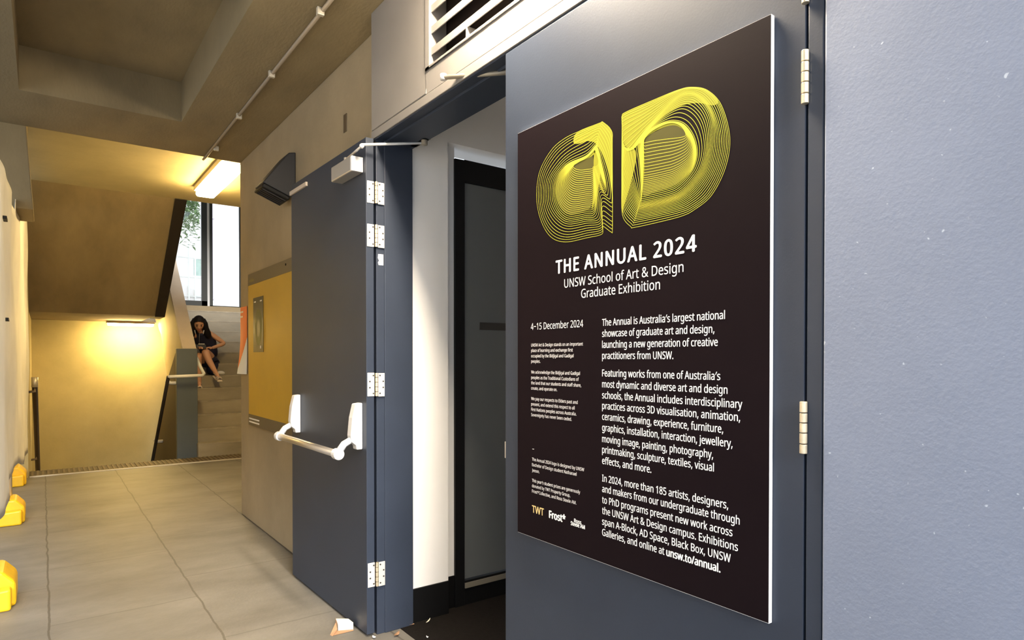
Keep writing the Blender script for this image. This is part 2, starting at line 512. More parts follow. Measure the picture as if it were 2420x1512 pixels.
# descending flight
df = MB()
for k in range(9):
    df.box(9.5 + 0.225 * k, 9.5 + 0.225 * (k + 1) + 0.2, -1.45, 0.135, -0.18 * (k + 1) - 0.35, -0.18 * (k + 1))
df.box(11.5, 12.3, -1.45, 0.135, -2.1, -1.8)
struct(df.build('staircase', M['step']), 'concrete steps dropping behind the floor edge below the yellow-lit wall', 'stairs')
# drain / tactile strip across the floor
gs = thing('floor_strip', (9.2, -1.5, 0), 'ribbed brown strip set across the floor before the stairs', 'floor grating')
MB().box(9.03, 9.45, -3.28, 0.125, 0.0, 0.006).build('base', M['grate'], gs)
gm = MB()
y = -3.26
while y < 0.1:
    gm.box(9.05, 9.43, y, y + 0.022, 0.005, 0.014)
    y += 0.05
gb = gm.build('rib', mat('strip_rib', (0.15, 0.115, 0.07), 0.7, var=0.2, scale=20), gs)
gb['kind'] = 'stuff'
MB().box(9.015, 9.035, -3.28, 0.125, 0.0, 0.012).build('edge_trim', M['galv'], gs)
# handrails
hr = thing('handrail', (9.5, -1.5, 1.1), 'white handrail looping around the slate blue end panel', 'handrail')
a, b1 = on(398, 890, 0, 9.45), on(484, 887, 0, 9.45)
MB().tube([(9.74, b1.y + 0.05, b1.z + 0.24), (9.60, b1.y + 0.03, b1.z + 0.12), (9.50, b1.y, b1.z + 0.02), (9.46, b1.y + 0.03, b1.z), (9.45, b1.y + 0.08, b1.z), (9.45, a.y - 0.02, a.z), (9.46, a.y, a.z - 0.004)], 0.022, 10).build('rail_loop', M['white'], hr, smooth=True)
MB().tube([(9.45, a.y, a.z), (10.89, a.y, -0.10), (11.4, a.y, -0.54)], 0.022, 10).build('dark_rail', M['blackband'], hr, smooth=True)
for (u, v) in ((405, 905), (375, 1043)):
    q = on(u, v, 1, -1.40)
    MB().tube([(q.x, -1.455, q.z), (q.x, -1.39, q.z), (q.x, a.y + 0.0, q.z + 0.035)], 0.024, 8).build('bracket', M['white'], hr, smooth=True)
h2 = thing('handrail', (9.6, 0.1, 1.0), 'dark red-brown handrail on the left stairwell wall', 'handrail')
t0, t1 = on(81, 905, 1, 0.07), on(93, 1092, 1, 0.03)
MB().tube([(9.55, 0.075, 1.05), (9.66, 0.075, 1.03), (12.0, 0.06, -0.55)], 0.03, 10).build('rail', M['darkrail'], h2, smooth=True)
for x, z in ((9.62, 1.0), (11.2, -0.02)):
    MB().tube([(x, 0.14, z - 0.06), (x, 0.075, z - 0.05), (x, 0.075, z)], 0.016, 8).build('bracket', M['conduit'], h2, smooth=True)
MB().tube([(9.55, 0.075, 1.0), (9.55, 0.075, 1.12)], 0.034, 10).build('end_knob', M['galv'], h2, smooth=True)

# ================================================================== LANDING WINDOW
wn = thing('window_1', (WX + 0.1, -2.4, 2.37), 'tall landing window with dark frames and blown-out daylight', 'window', kind='structure')
y485 = on(485, 600, 0, WX).y
yl = on(478, 600, 0, WX).y
fm = MB()
fm.box(WX + 0.06, WX + 0.12, -1.45, -1.35, 2.37, 4.7).box(WX + 0.06, WX + 0.12, yl - 0.10, yl, 2.37, 4.7)
fm.box(WX + 0.06, WX + 0.12, yl - 0.1, -1.35, 2.37, 2.47).box(WX + 0.06, WX + 0.12, yl - 0.1, -1.35, 4.6, 4.7)
fm.build('casement_frame', M['frame_dark'], wn)
fm = MB()
fm.box(WX + 0.06, WX + 0.12, yl - 0.20, yl - 0.14, 2.37, 4.7).box(WX + 0.06, WX + 0.12, -3.26, -3.225, 2.37, 4.7)
fm.box(WX + 0.06, WX + 0.12, -3.26, yl - 0.14, 2.37, 2.39).box(WX + 0.06, WX + 0.12, -3.26, yl - 0.14, 4.67, 4.7)
fm.build('casement_frame', M['frame_dark'], wn)
MB().box(WX + 0.05, WX + 0.10, yl - 0.14, yl - 0.10, 2.37, 4.7).build('mullion', M['white'], wn)
MB().box(WX + 0.085, WX + 0.091, yl, -1.45, 2.47, 4.6).build('glass_pane', M['glass'], wn)
MB().box(WX + 0.085, WX + 0.091, -3.225, yl - 0.20, 2.39, 4.67).build('glass_pane', M['glass'], wn)

# outside the window
struct(MB().box(14.0, 40, -20, 20, -0.3, -0.2).build('ground_courtyard', M['ground_out']), 'pale paved yard outside the landing window', 'ground')
bl = thing('building', (19.5, -6, 0), 'white rendered building filling the right window pane', 'building')
MB().box(19.0, 24, -9.5, on(491, 600, 0, 19.0).y, -0.2, 12).build('wall', M['wall_pale'], bl)
pp = on(497, 600, 0, 18.9)
MB().tube([(18.9, pp.y, -0.2), (18.9, pp.y, 12)], 0.075, 10).build('downpipe', M['pipe_out'], bl, smooth=True)
for v in (515, 705):
    q = on(497, v, 0, 18.9)
    MB().box(18.80, 19.0, q.y - 0.1, q.y + 0.1, q.z - 0.02, q.z + 0.02).build('pipe_clip', M['pipe_out'], bl)
b2 = thing('building', (26, 0, 0), 'pale house seen through the left window pane behind the tree', 'building')
MB().box(26, 30, -5.4, 4, -0.2, 7.0).build('wall', M['house'], b2)
q0, q1 = on(452, 560, 0, 25.9), on(479, 606, 0, 25.9)
MB().box(25.9, 26.0, q1.y, q0.y, q1.z, q0.z).build('window', M['shade_out'], b2)
q0, q1 = on(456, 682, 0, 25.9), on(474, 712, 0, 25.9)
MB().box(25.9, 26.0, q1.y, q0.y, q1.z, q0.z).build('window', M['shade_out'], b2)
# teal screen fence
fn = thing('garden_fence', (18, -3.5, 0), 'pale wire garden fence with a teal screen outside the window', 'fence')
q0, q1 = on(458, 612, 0, 18.0), on(479, 652, 0, 18.0)
MB().box(18.0, 18.03, q1.y - 0.1, q0.y, q1.z, q0.z).build('screen', M['teal'], fn)
for u in (446, 461, 478):
    q = on(u, 600, 0, 17.97)
    MB().tube([(17.97, q.y, -0.2), (17.97, q.y, 4.9)], 0.022, 8).build('post', M['wire'], fn, smooth=True)
q0 = on(430, 609, 0, 17.97)
for v in (609, 655, 700):
    q = on(450, v, 0, 17.97)
    MB().tube([(17.97, -2.0, q.z), (17.97, on(478, 600, 0, 17.97).y, q.z)], 0.016, 8).build('wire_rail', M['wire'], fn, smooth=True)
sl = on(450, 660, 0, 18.0)
(MB().prism([(-2.1, sl.z + 0.35), (-2.1, sl.z - 0.2), (-3.65, sl.z - 0.75), (-3.65, sl.z - 0.55)], 0, 18.0, 18.08).build('sloping_panel', M['wall_pale'], fn, bevel=0.01))
tr_ = thing('tree', (16.6, -2.6, -0.2), 'leafy green tree outside the left window pane', 'tree')
MB().tube([(16.6, -2.3, -0.2), (16.58, -2.35, 2.5), (16.6, -2.45, 4.6)], [0.12, 0.09, 0.05], 8).build('trunk', M['bark'], tr_, smooth=True)
lf = MB()
cc = on(458, 512, 0, 16.6)
for i in range(1500):
    r = Vector((max(-.8, min(.8, random.gauss(0, .33))), max(-.7, min(.7, random.gauss(0, .33))), max(-.9, min(.9, random.gauss(0, .34)))))
    p0 = cc + r + Vector((0, 0.12, 0.16))
    if p0.y < on(476, 520, 0, p0.x).y + 0.05:
        continue
    d = Vector((random.uniform(-1, 1), random.uniform(-1, 1), random.uniform(-.6, .2))).normalized()
    e = d.cross(Vector((0, 0, 1))).normalized()
    l = random.uniform(.05, .09)
    lf.add([p0 - d * l, p0 + e * l * .4 + Vector((0, 0, .01)), p0 + d * l, p0 - e * l * .4 + Vector((0, 0, .01))], [(0, 1, 2, 3)])
fo = lf.build('foliage', M['leafgreen'], tr_)

# ================================================================== LAMPS
hl = thing('ceiling_lamp', (7.05, -1.45, 3.25), 'lit batten lamp on the stair hall ceiling beside the conduit', 'lamp')
MB().box(6.40, 7.76, -1.575, -1.355, 3.195, 3.25).build('housing', M['lamp_body'], hl, bevel=0.008)
MB().box(6.43, 7.74, -1.562, -1.37, 3.13, 3.195).build('diffuser', M['glow_hall'], hl, bevel=0.03, seg=4, smooth=True)
q = on(546, 388, 2, 3.19)
MB().box(6.22, 6.36, -1.47, -1.43, 3.16, 3.20).build('clip', M['galv'], hl, bevel=0.005)
ll = thing('stair_lamp', (11.95, -1.15, 1.94), 'lit strip lamp under the stair landing by the yellow wall', 'lamp')
MB().box(11.86, 12.02, -1.49, -0.82, 1.905, 1.946).build('housing', mat('stair_lamp_housing', (.25, .2, .12), .6), ll, bevel=0.004)
MB().box(11.88, 12.00, -1.47, -0.84, 1.868, 1.905).build('diffuser', M['glow_low'], ll, bevel=0.012)
cl = thing('ceiling_lamp', (1.6, -1.14, 3.03), 'lit batten lamp on the corridor ceiling above the doors', 'lamp')
MB().box(1.12, 2.02, -1.22, -1.06, 2.985, 3.03).build('housing', M['lamp_body'], cl, bevel=0.008)
MB().box(1.16, 1.98, -1.205, -1.075, 2.92, 2.985).build('diffuser', M['glow_cor'], cl, bevel=0.03, seg=4, smooth=True)
# conduit
cd = thing('conduit', (4.3, -1.09, 3.02), 'thin grey conduit pipe clipped along the corridor ceiling', 'pipe')
MB().tube([(2.02, -1.09, 3.0165), (5.80, -1.10, 3.0165), (5.86, -1.10, 3.018)], 0.0105, 10).build('pipe', M['conduit'], cd, smooth=True)
for u, v in ((757, 28), (642, 176), (565, 275), (511, 351)):
    q = on(u, v, 2, 3.01)
    MB().box(q.x - 0.012, q.x + 0.012, q.y - 0.018, q.y + 0.018, 2.992, 3.03).build('clip', M['galv'], cd, bevel=0.004)
tag(MB().box(3.425, 3.47, CW - 0.002, CW + 0.004, 2.62, 2.72).build('wall_plug', M['band'], bevel=0.002), 'small brown patch high on the concrete wall above the door', 'patch')


# ================================================================== HINGES
def hinge_plates(parent, z0, z1):
    """butt hinge of the folded-back leaf: plate on the leaf edge, plate on the jamb, knuckle between"""
    hg = MB().box(XJ - 0.0035, XJ, W + 0.006, W + 0.042, z0, z1).box(XJ - 0.0095, XJ - 0.006, W - 0.045, W - 0.012, z0 - 0.002, z1 - 0.002).build('hinge', M['hinge'], parent, bevel=0.0015)
    n = 5
    hh = (z1 - z0) / n
    k = MB()
    for i in range(n):
        k.tube([(XJ - 0.008, W - 0.004, z0 + hh * i + 0.0012), (XJ - 0.008, W - 0.004, z0 + hh * (i + 1) - 0.0012)], 0.0075, 12)
    k.build('knuckle', M['brass'], hg, smooth=False)
    s_ = MB()
    for (yy_, x_) in ((W + 0.012, XJ - 0.0036), (W + 0.030, XJ - 0.0036), (W - 0.020, XJ - 0.0096), (W - 0.037, XJ - 0.0096)):
        for fz in ((0.12, 0.88) if abs(yy_ - W) < 0.025 else (0.37, 0.63)):
            z = z0 + (z1 - z0) * fz
            s_.tube([(x_ + 0.001, yy_, z), (x_ - 0.0008, yy_, z)], 0.0042, 10)
    s_.build('screws', M['screw'], hg)
    return hg


# open leaf, folded back against the concrete wall
d1 = thing('door_1', (XJ, W + 0.046, 0), 'open dark navy steel door leaf folded back with a push bar', 'door', kind='structure')
AL = math.radians(0.85)
LX, LY = math.cos(AL), math.sin(AL)


def lf1(a_, n_, z):   # leaf coordinates: a_ along the leaf from its hinge edge, n_ outwards from its room-side face
    return (XJ + a_ * LX - n_ * LY, W + 0.046 + a_ * LY + n_ * LX, z)


def lbox(mb, a0, a1, n0, n1, z0, z1):
    vs = [lf1(a_, n_, z) for z in (z0, z1) for n_ in (n0, n1) for a_ in (a0, a1)]
    return mb.add(vs, [(0, 2, 3, 1), (4, 5, 7, 6), (0, 1, 5, 4), (1, 3, 7, 5), (3, 2, 6, 7), (2, 0, 4, 6)])


lbox(MB(), 0, 1.085, -0.040, 0, 0.012, DH).build('leaf', M['navy'], d1, bevel=0.002)
for za, zb in ((2.097, 2.203), (1.887, 1.996), (1.165, 1.279), (0.240, 0.358)):
    hinge_plates(d1, za, zb)
# closer on the leaf
cbx = thing  # noqa
clo = lbox(MB(), 0.035, 0.285, 0.0, 0.062, 2.245, 2.320).build('closer_body', M['silver'], d1, bevel=0.006)
lbox(MB(), 0.029, 0.036, 0.0015, 0.0605, 2.2465, 2.3185).build('end_cap', M['white'], clo, bevel=0.003)  # end face towards the daylight, its brightness put in as white
sp_ = Vector(lf1(0.165, 0.032, 2.335))
MB().tube([lf1(0.165, 0.032, 2.32), lf1(0.165, 0.032, 2.345)], 0.010, 12).build('spindle', M['silver'], d1, smooth=True)
arm1 = on(855, 345, 1, W + 0.085)
MB().tube([sp_, arm1], 0.006, 8).build('closer_arm', M['silver'], d1, smooth=True)
sh = on(1003, 338, 2, 2.385)
ar = MB()
ar.tube([arm1 + Vector((0, 0, 0.006)), sh], [0.007, 0.0055], 10)
ar.ball(arm1, 0.012, nu=10, nv=6)
ar.build('closer_rod', M['white'], d1, smooth=True)
sho = MB()
sho.tube([(sh.x, sh.y, 2.375), (sh.x, sh.y, 2.410)], 0.016, 14)
sho.box(sh.x - 0.03, sh.x + 0.12, sh.y - 0.02, sh.y + 0.02, 2.398, 2.411)
sho.build('closer_shoe', M['aluminium'], d1, bevel=0.003)
# flush bolt keeper
q0, q1 = on(690, 450, 1, W + 0.062), on(727, 432, 1, W + 0.058)
ax1 = (q1.x - XJ) / LX
lbox(MB(), ax1, 1.084, 0.0, 0.012, q1.z - 0.018, q1.z + 0.006).build('flush_bolt', M['cap'], d1, bevel=0.002)
# push bar
pb = None


def bracket(a0):
    pts = [(0.0, 0.905), (0.052, 0.925), (0.058, 0.965), (0.054, 1.06), (0.040, 1.125), (0.0, 1.132)]
    pts = [(0.0, 0.905), (0.030, 0.905), (0.032, 0.925), (0.056, 0.945), (0.060, 0.975), (0.052, 1.06), (0.036, 1.128), (0.0, 1.132)]
    mb = MB()
    n = len(pts)
    vs = [lf1(a0, p[0], p[1]) for p in pts] + [lf1(a0 + 0.048, p[0], p[1]) for p in pts]
    mb.add(vs, [tuple(range(n)), tuple(range(n, 2 * n))] + [(i, (i + 1) % n, n + (i + 1) % n, n + i) for i in range(n)])
    return mb


for a0 in (0.045, 0.93):
    br = bracket(a0).build('push_bar_bracket', M['white'], d1, bevel=0.005, seg=3)
    mb = MB()
    mb.tube([lf1(a0 + 0.024, 0.045, 0.955), lf1(a0 + 0.024, 0.085, 0.935), lf1(a0 + 0.024, 0.112, 0.898)], [0.016, 0.017, 0.019], 10)
    mb.build('arm', M['white'], br, smooth=True)
    mb = MB()
    mb.tube([lf1(a0 + 0.002, 0.118, 0.890), lf1(a0 + 0.046, 0.118, 0.890)], 0.027, 18)
    mb.build('end_cap', M['white'], br, bevel=0.004)
MB().tube([lf1(0.085, 0.118, 0.890), lf1(0.94, 0.118, 0.890)], 0.0185, 18).build('push_bar', M['brushed'], d1, smooth=True)

# closed leaf carrying the poster
d2 = thing('door_2', (0.718, W, 0), 'navy steel door leaf carrying the black exhibition poster', 'door', kind='structure')
MB().box(0.7195, 1.8035, W - 0.046, W - 0.001, 0.012, DH - 0.004).build('leaf', M['navy'], d2, bevel=0.002)


def knuckle_hinge(z0, z1):
    zs = [0, .19, .40, .59, .78, 1]
    hg = None
    k = MB()
    for i in range(5):
        k.tube([(0.7165, W + 0.007, z0 + (z1 - z0) * zs[i] + 0.0008), (0.7165, W + 0.007, z0 + (z1 - z0) * zs[i + 1] - 0.0008)], 0.0078, 14)
    return k.build('hinge', M['brass'], d2, bevel=0.0012)


ks = []
for v0, v1 in ((118, 246), (948, 1073)):
    ks.append((on(1903, v1, 1, W + 0.007).z, on(1903, v0, 1, W + 0.007).z))
ks.append((on(1905, 8, 1, W + 0.007).z, on(1905, 8, 1, W + 0.007).z + 0.112))
ks.append((0.24, 0.352))
for z0, z1 in ks:
    knuckle_hinge(z0, z1)
q = on(1197, 1062, 1, W - 0.02)
MB().box(1.8035, 1.819, W - 0.030, W - 0.008, q.z - 0.028, q.z + 0.030).build('latch_bolt', M['silver'], d2, bevel=0.001)
e0, e1 = on(1048, 183, 1, W + 0.03), on(1200, 171, 1, W - 0.07)
MB().tube([e1, e0], [0.009, 0.009], 10).build('closer_arm', M['aluminium'], d2, smooth=True)
MB().tube([e0 + Vector((0, 0, -0.010)), e0 + Vector((0, 0, 0.012))], 0.013, 12).build('arm_pivot', M['white'], d2, smooth=True)
tag(MB().box(0.7148, 0.7185, W - 0.05, W - 0.03, 0.01, 2.41).build('gap_shade', M['void']), 'near-black strip painting the shade in the hinge-side gap of the poster door', 'gap', kind='structure')

# inner door
d3 = thing('door_3', (2.95, -2.2, 0), 'slate grey inner door in a black frame inside the white room', 'door', kind='structure')
MB().box(2.935, 3.0, -1.845, -1.786, 0.0, 2.421).box(2.935, 3.0, -2.76, -1.845, 2.302, 2.421).box(2.935, 3.0, -2.76, -2.70, 0, 2.302).build('frame', M['black'], d3, bevel=0.002)
MB().box(2.948, 2.99, -2.70, -1.845, 0.142, 2.302).build('leaf', M['slate'], d3, bevel=0.002)
MB().box(2.938, 2.99, -2.70, -1.845, 0.0, 0.135).build('step', M['black'], d3)
MB().box(2.93, 2.937, -2.70, -1.846, 0.096, 0.124).build('sill_strip', M['aluminium'], d3)
sg = MB().box(2.944, 2.948, -2.16, -1.951, 1.507, 1.548).build('sign_plate', mat('dark_sign_plate', (.035, .032, .03), .4), d3)

# sticker on the jamb
s0, s1 = on(893, 600, 0, XJ - 0.001), on(906, 627, 0, XJ - 0.001)
stk = thing('sticker', (XJ, s0.y, s1.z), 'small torn white sticker on the left door jamb below the hinges', 'sticker')
ym, zm = (s0.y + s1.y) / 2, (s0.z + s1.z) / 2
ty = [(s1.y, s0.z), (s1.y, s1.z), (s0.y - 0.004, s1.z), (s0.y - 0.001, s1.z + 0.012), (s0.y - 0.006, s1.z + 0.022), (s0.y, zm + 0.008), (s0.y - 0.002, s0.z)]
MB().prism(ty, 0, XJ - 0.0012, XJ - 0.0002).build('paper', M['label'], stk)
bc = MB()
for i in range(9):
    z = s1.z + 0.008 + i * 0.0038
    bc.box(XJ - 0.0016, XJ - 0.0011, ym - 0.004, ym + 0.001, z, z + 0.002)
bc.build('print', M['screw'], stk)

# ================================================================== VENT
vt = thing('louvre_vent', (1.7, W, hz0), 'grey louvred vent in the panel above the doors', 'vent')
v = MB()
v.box(hx1 - 0.035, hx1, W - 0.08, W + 0.004, hz0, hz1).box(hx0, hx0 + 0.035, W - 0.08, W + 0.004, hz0, hz1)
v.box(hx0, hx1, W - 0.08, W + 0.004, hz0, hz0 + 0.012).box(hx0, hx1, W - 0.08, W + 0.004, hz1 - 0.03, hz1)
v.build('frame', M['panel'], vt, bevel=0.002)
zz = hz0 + 0.055
while zz < hz1 - 0.04:
    sl_ = MB()
    sl_.prism([(W - 0.006, zz), (W - 0.006, zz + 0.030), (W - 0.010, zz + 0.034), (W - 0.075, zz + 0.085), (W - 0.078, zz + 0.080), (W - 0.012, zz + 0.026), (W - 0.010, zz)], 0, hx0 + 0.03, hx1 - 0.03)
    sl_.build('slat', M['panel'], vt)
    zz += 0.088
MB().box(hx0, hx1, W - 0.10, W - 0.085, hz0, hz1).build('back_plate', mat('vent_back', (.02, .012, .01), .9), vt)
for xx in (2.06, 1.75):
    MB().box(xx, xx + 0.006, W - 0.075, W - 0.004, hz0 + 0.012, hz0 + 0.06).build('stay', M['panel'], vt)

# ================================================================== THE POSTER
PF = W + 0.0125
tl, tr2, bl_, br_ = on(1221, 318, 1, PF), on(1820, 32, 1, PF), on(1226, 1257, 1, PF), on(1819, 1476, 1, PF)
px0, px1 = (tl.x + bl_.x) / 2, (tr2.x + br_.x) / 2
pz0, pz1 = (bl_.z + br_.z) / 2, (tl.z + tr2.z) / 2
po = thing('exhibition_poster', ((px0 + px1) / 2, PF, pz0), 'large black poster with a lime line logo on the navy door', 'poster')
MB().box(px1, px0, W, PF - 0.0008, pz0, pz1).build('foam_board', M['foam'], po)
MB().box(px1 + 0.0008, px0, PF - 0.0010, PF, pz0 + 0.0012, pz1 - 0.0008).build('printed_face', M['poster'], po)
TY = PF + 0.0006


FONT = None
try:    # the sans-serif that comes with Blender; its built-in face otherwise
    FONT = bpy.data.fonts.load(bpy.utils.system_resource('DATAFILES', path='fonts') + '/NotoSansMath-Regular.woff2')
except Exception:
    FONT = None


def glyphs(body, offset=0.0, spacing=1.0):
    cu = bpy.data.curves.new('tmp', 'FONT')
    if FONT:
        cu.font = FONT
    cu.body = body.replace('\u2019', '\u2032').replace('\u2013', '\u2212') if FONT else body
    cu.size = 1.0
    cu.offset = offset
    cu.space_character = spacing
    cu.resolution_u = 3
    cu.dimensions = '2D'
    cu.fill_mode = 'BOTH'
    ob = bpy.data.objects.new('tmp', cu)
    COL.objects.link(ob)
    dg = bpy.context.evaluated_depsgraph_get()
    me = bpy.data.meshes.new_from_object(ob.evaluated_get(dg))
    vs = [(p.co.x, p.co.y) for p in me.vertices]
    fs = [tuple(p.vertices) for p in me.polygons]
    bpy.data.objects.remove(ob)
    bpy.data.curves.remove(cu)
    bpy.data.meshes.remove(me)
    return vs, fs


_h, _ = glyphs('H')
CAPH = max(p[1] for p in _h) - min(p[1] for p in _h)
CAP0 = min(p[1] for p in _h)


def text_line(mb, body, u0, v0, u1, cap, offset=0.0, spacing=1.0, v_at=None):
    """baseline starts at picture point (u0,v0) measured on the poster plane, ends at column u1; cap = capital height in metres"""
    a_ = on(u0, v0, 1, TY)
    x1 = on(u1, v0, 1, TY).x
    z = a_.z
    vs, fs = glyphs(body, 0.0, spacing)
    sc = cap / CAPH
    lo = min(p[0] for p in vs)
    hi = max(p[0] for p in vs)
    kx = (a_.x - x1) / (hi - lo)
    shifts = [(0, 0)] if not offset else [(-offset, 0), (offset, 0), (0, offset * .6), (0, -offset * .6)]
    for n_, (ox, oz) in enumerate(shifts):      # heavier weights: the outline laid down with small shifts
        mb.add([(a_.x - (p[0] - lo) * kx - ox * sc, TY + 2e-5 * n_, z + (p[1] - CAP0 + oz) * sc) for p in vs], fs)


def VF(u, z):   # picture row of height z at column u on the poster plane
    lo_, hi_ = -500, 2500
    for _ in range(40):
        md = (lo_ + hi_) / 2
        if on(u, md, 1, TY).z > z:
            lo_ = md
        else:
            hi_ = md
    return lo_


def capm(u, v_top, v_bot):
    return on(u, v_top, 1, TY).z - on(u, v_bot, 1, TY).z


mb = MB()
ct = capm(1316, 616, 646.5)
text_line(mb, 'THE ANNUAL', 1314, 647, 1526, ct, 0.022, 1.12)
mb.build('title_text', M['ink'], po, raw=True)
mb = MB()
text_line(mb, '2024', 1545, VF(1545, on(1314, 647, 1, TY).z), 1645, ct, 0.022, 1.12)
mb.build('title_text', M['ink'], po, raw=True)
mb = MB()
cp = capm(1334, 660, 680)
text_line(mb, 'UNSW School of Art & Design', 1333.5, 680, 1615, cp, 0.004)
mb.build('subtitle_text', M['ink'], po, raw=True)
mb = MB()
text_line(mb, 'Graduate Exhibition', 1373.5, 704, 1559.5, cp, 0.004)
mb.build('subtitle_text', M['ink'], po, raw=True)
mb = MB()
text_line(mb, '4\u201315 December 2024', 1254.6, 779.5, 1378, capm(1256, 764, 779.5), 0.002)
mb.build('date_text', M['ink'], po, raw=True)
body = [('The Annual is Australia\u2019s largest national', 770, 1713), ('showcase of graduate art and design,', 796, 1688),
        ('launching a new generation of creative', 822, 1696), ('practitioners from UNSW.', 848, 1591),
        ('Featuring works from one of Australia\u2019s', 889, 1702), ('most dynamic and diverse art and design', 915, 1719),
        ('schools, the Annual includes interdisciplinary', 941, 1754), ('practices across 3D visualisation, animation,', 966, 1749),
        ('ceramics, drawing, experience, furniture,', 991.5, 1709), ('graphics, installation, interaction, jewellery,', 1017.5, 1731),
        ('moving image, painting, photography,', 1044, 1685), ('printmaking, sculpture, textiles, visual', 1069.5, 1687),
        ('effects, and more.', 1095.5, 1539), ('In 2024, more than 185 artists, designers,', 1137, 1721),
        ('and makers from our undergraduate through', 1162, 1748), ('to PhD programs present new work across', 1188, 1731),
        ('the UNSW Art & Design campus. Exhibitions', 1213.5, 1744), ('span A-Block, AD Space, Black Box, UNSW', 1239, 1727)]
mb = MB()
cb = capm(1424, 1121, 1137)
for t_, v_, u_ in body:
    if t_.startswith(('Featuring', 'In 2024')):
        mb.build('body_text', M['ink'], po, raw=True)
        mb = MB()
    text_line(mb, t_, 1423, v_, u_, cb, 0.010)
text_line(mb, 'Galleries, and online at', 1423, 1264.5, 1570, cb, 0.010)
z_ = on(1423, 1264.5, 1, TY).z
text_line(mb, 'unsw.to/annual.', 1575, VF(1575, z_), 1702, cb, 0.024)
mb.build('body_text', M['ink'], po, raw=True)
small = [('UNSW Art & Design stands on an important', 819, 1377.6), ('place of learning and exchange first', 831.7, 1353.5),
         ('occupied by the Bidjigal and Gadigal', 844.4, 1355.4), ('peoples.', 857, 1276.8),
         ('We acknowledge the Bidjigal and Gadigal', 882.4, 1370.5), ('peoples as the Traditional Custodians of', 895.2, 1367.8),
         ('the land that our students and staff share,', 907.8, 1373.3), ('create, and operate on.', 920.3, 1316.5),
         ('We pay our respects to Elders past and', 945, 1365), ('present, and extend this respect to all', 957.8, 1358),
         ('First Nations peoples across Australia.', 970.4, 1362), ('Sovereignty has never been ceded.', 983, 1351)]
small2 = [('The Annual 2024 logo is designed by UNSW', 1088, 1380.5), ('Bachelor of Design student Nathanael', 1101, 1362.6),
          ('Jeeson.', 1114, 1274.6), ('This year\u2019s student prizes are generously', 1138, 1371),
          ('donated by TWT Property Group,', 1150.7, 1347.4), ('Frost*Collective, and Ross Steele AM.', 1163.3, 1362)]
mb = MB()
cs_ = capm(1257, 812, 819.2)
for t_, v_, u_ in small:
    if t_.startswith('We '):
        mb.build('acknowledgement_text', M['ink_small'], po, raw=True)
        mb = MB()
    text_line(mb, t_, 1255.3, v_, u_, cs_, 0.010)
mb.build('acknowledgement_text', M['ink_small'], po, raw=True)
mb = MB()
for t_, v_, u_ in small2:
    if t_.startswith('This'):
        mb.build('credit_text', M['ink_small'], po, raw=True)
        mb = MB()
    text_line(mb, t_, 1257.3, v_, u_, cs_, 0.010)
mb.build('credit_text', M['ink_small'], po, raw=True)
mb = MB()
text_line(mb, '-', 1258, 1064, 1262, cs_ * 1.3, 0.01)
mb.build('dash_mark', M['ink_small'], po, raw=True)
mb = MB()
text_line(mb, 'TWT', 1257.5, 1210, 1285, capm(1258, 1193.5, 1210), 0.016)
mb.build('sponsor_mark', M['gold'], po, raw=True)
mb = MB()
text_line(mb, 'Frost*', 1298, 1223, 1336, capm(1299, 1206, 1223), 0.036)
mb.build('sponsor_mark', M['ink'], po, raw=True)
mb = MB()
text_line(mb, 'Ross', 1357, 1234, 1373.5, capm(1358, 1225, 1234), 0.03)
text_line(mb, 'Steele AM', 1349, 1240, 1382, capm(1350, 1231, 1240), 0.03)
mb.build('sponsor_mark', M['ink'], po, raw=True)


# line logo: families of nested outlines
def crop(p):
    return (1200 + p[0] / 3.217, 150 + p[1] / 3.217)


def catmull(pts, closed=True, n=10, tension=None):
    out = []
    N = len(pts)
    rng = range(N if closed else N - 1)
    for i in rng:
        p0, p1, p2, p3 = (pts[(i + k - 1) % N] if closed else pts[min(max(i + k - 1, 0), N - 1)] for k in range(4))
        for s_ in range(n):
            t = s_ / n
            t2, t3 = t * t, t * t * t
            out.append(tuple(0.5 * ((2 * p1[d]) + (-p0[d] + p2[d]) * t + (2 * p0[d] - 5 * p1[d] + 4 * p2[d] - p3[d]) * t2 + (-p0[d] + 3 * p1[d] - 3 * p2[d] + p3[d]) * t3) for d in range(2)))
    return out


def spline_keys(keys, t):
    """keys: list of (t, [pts]); smooth interpolation of every control point"""
    for i in range(len(keys) - 1):
        if t <= keys[i + 1][0]:
            t0_, t1_ = keys[i][0], keys[i + 1][0]
            s_ = (t - t0_) / (t1_ - t0_)
            k0 = keys[max(i - 1, 0)][1]
            k1, k2 = keys[i][1], keys[i + 1][1]
            k3 = keys[min(i + 2, len(keys) - 1)][1]
            res = []
            for a0, a1, a2, a3 in zip(k0, k1, k2, k3):
                q = []
                for d in range(2):
                    d1 = a2[d] - a1[d]
                    h1 = t1_ - t0_
                    h0 = t0_ - keys[i - 1][0] if i > 0 else h1
                    h2 = keys[i + 2][0] - t1_ if i + 2 < len(keys) else h1
                    sa, sb, sc_ = (a1[d] - a0[d]) / h0, d1 / h1, (a3[d] - a2[d]) / h2
                    m1 = 0.0 if (i > 0 and sa * sb <= 0) else h1 * (2 * sa * sb / (sa + sb) if i > 0 else sb)
                    m2 = 0.0 if (i + 2 < len(keys) and sb * sc_ <= 0) else h1 * (2 * sb * sc_ / (sb + sc_) if i + 2 < len(keys) else sb)
                    s2, s3 = s_ * s_, s_ ** 3
                    q.append((2 * s3 - 3 * s2 + 1) * a1[d] + (s3 - 2 * s2 + s_) * m1 + (-2 * s3 + 3 * s2) * a2[d] + (s3 - s2) * m2)
                res.append(tuple(q))
            return res
    return keys[-1][1]


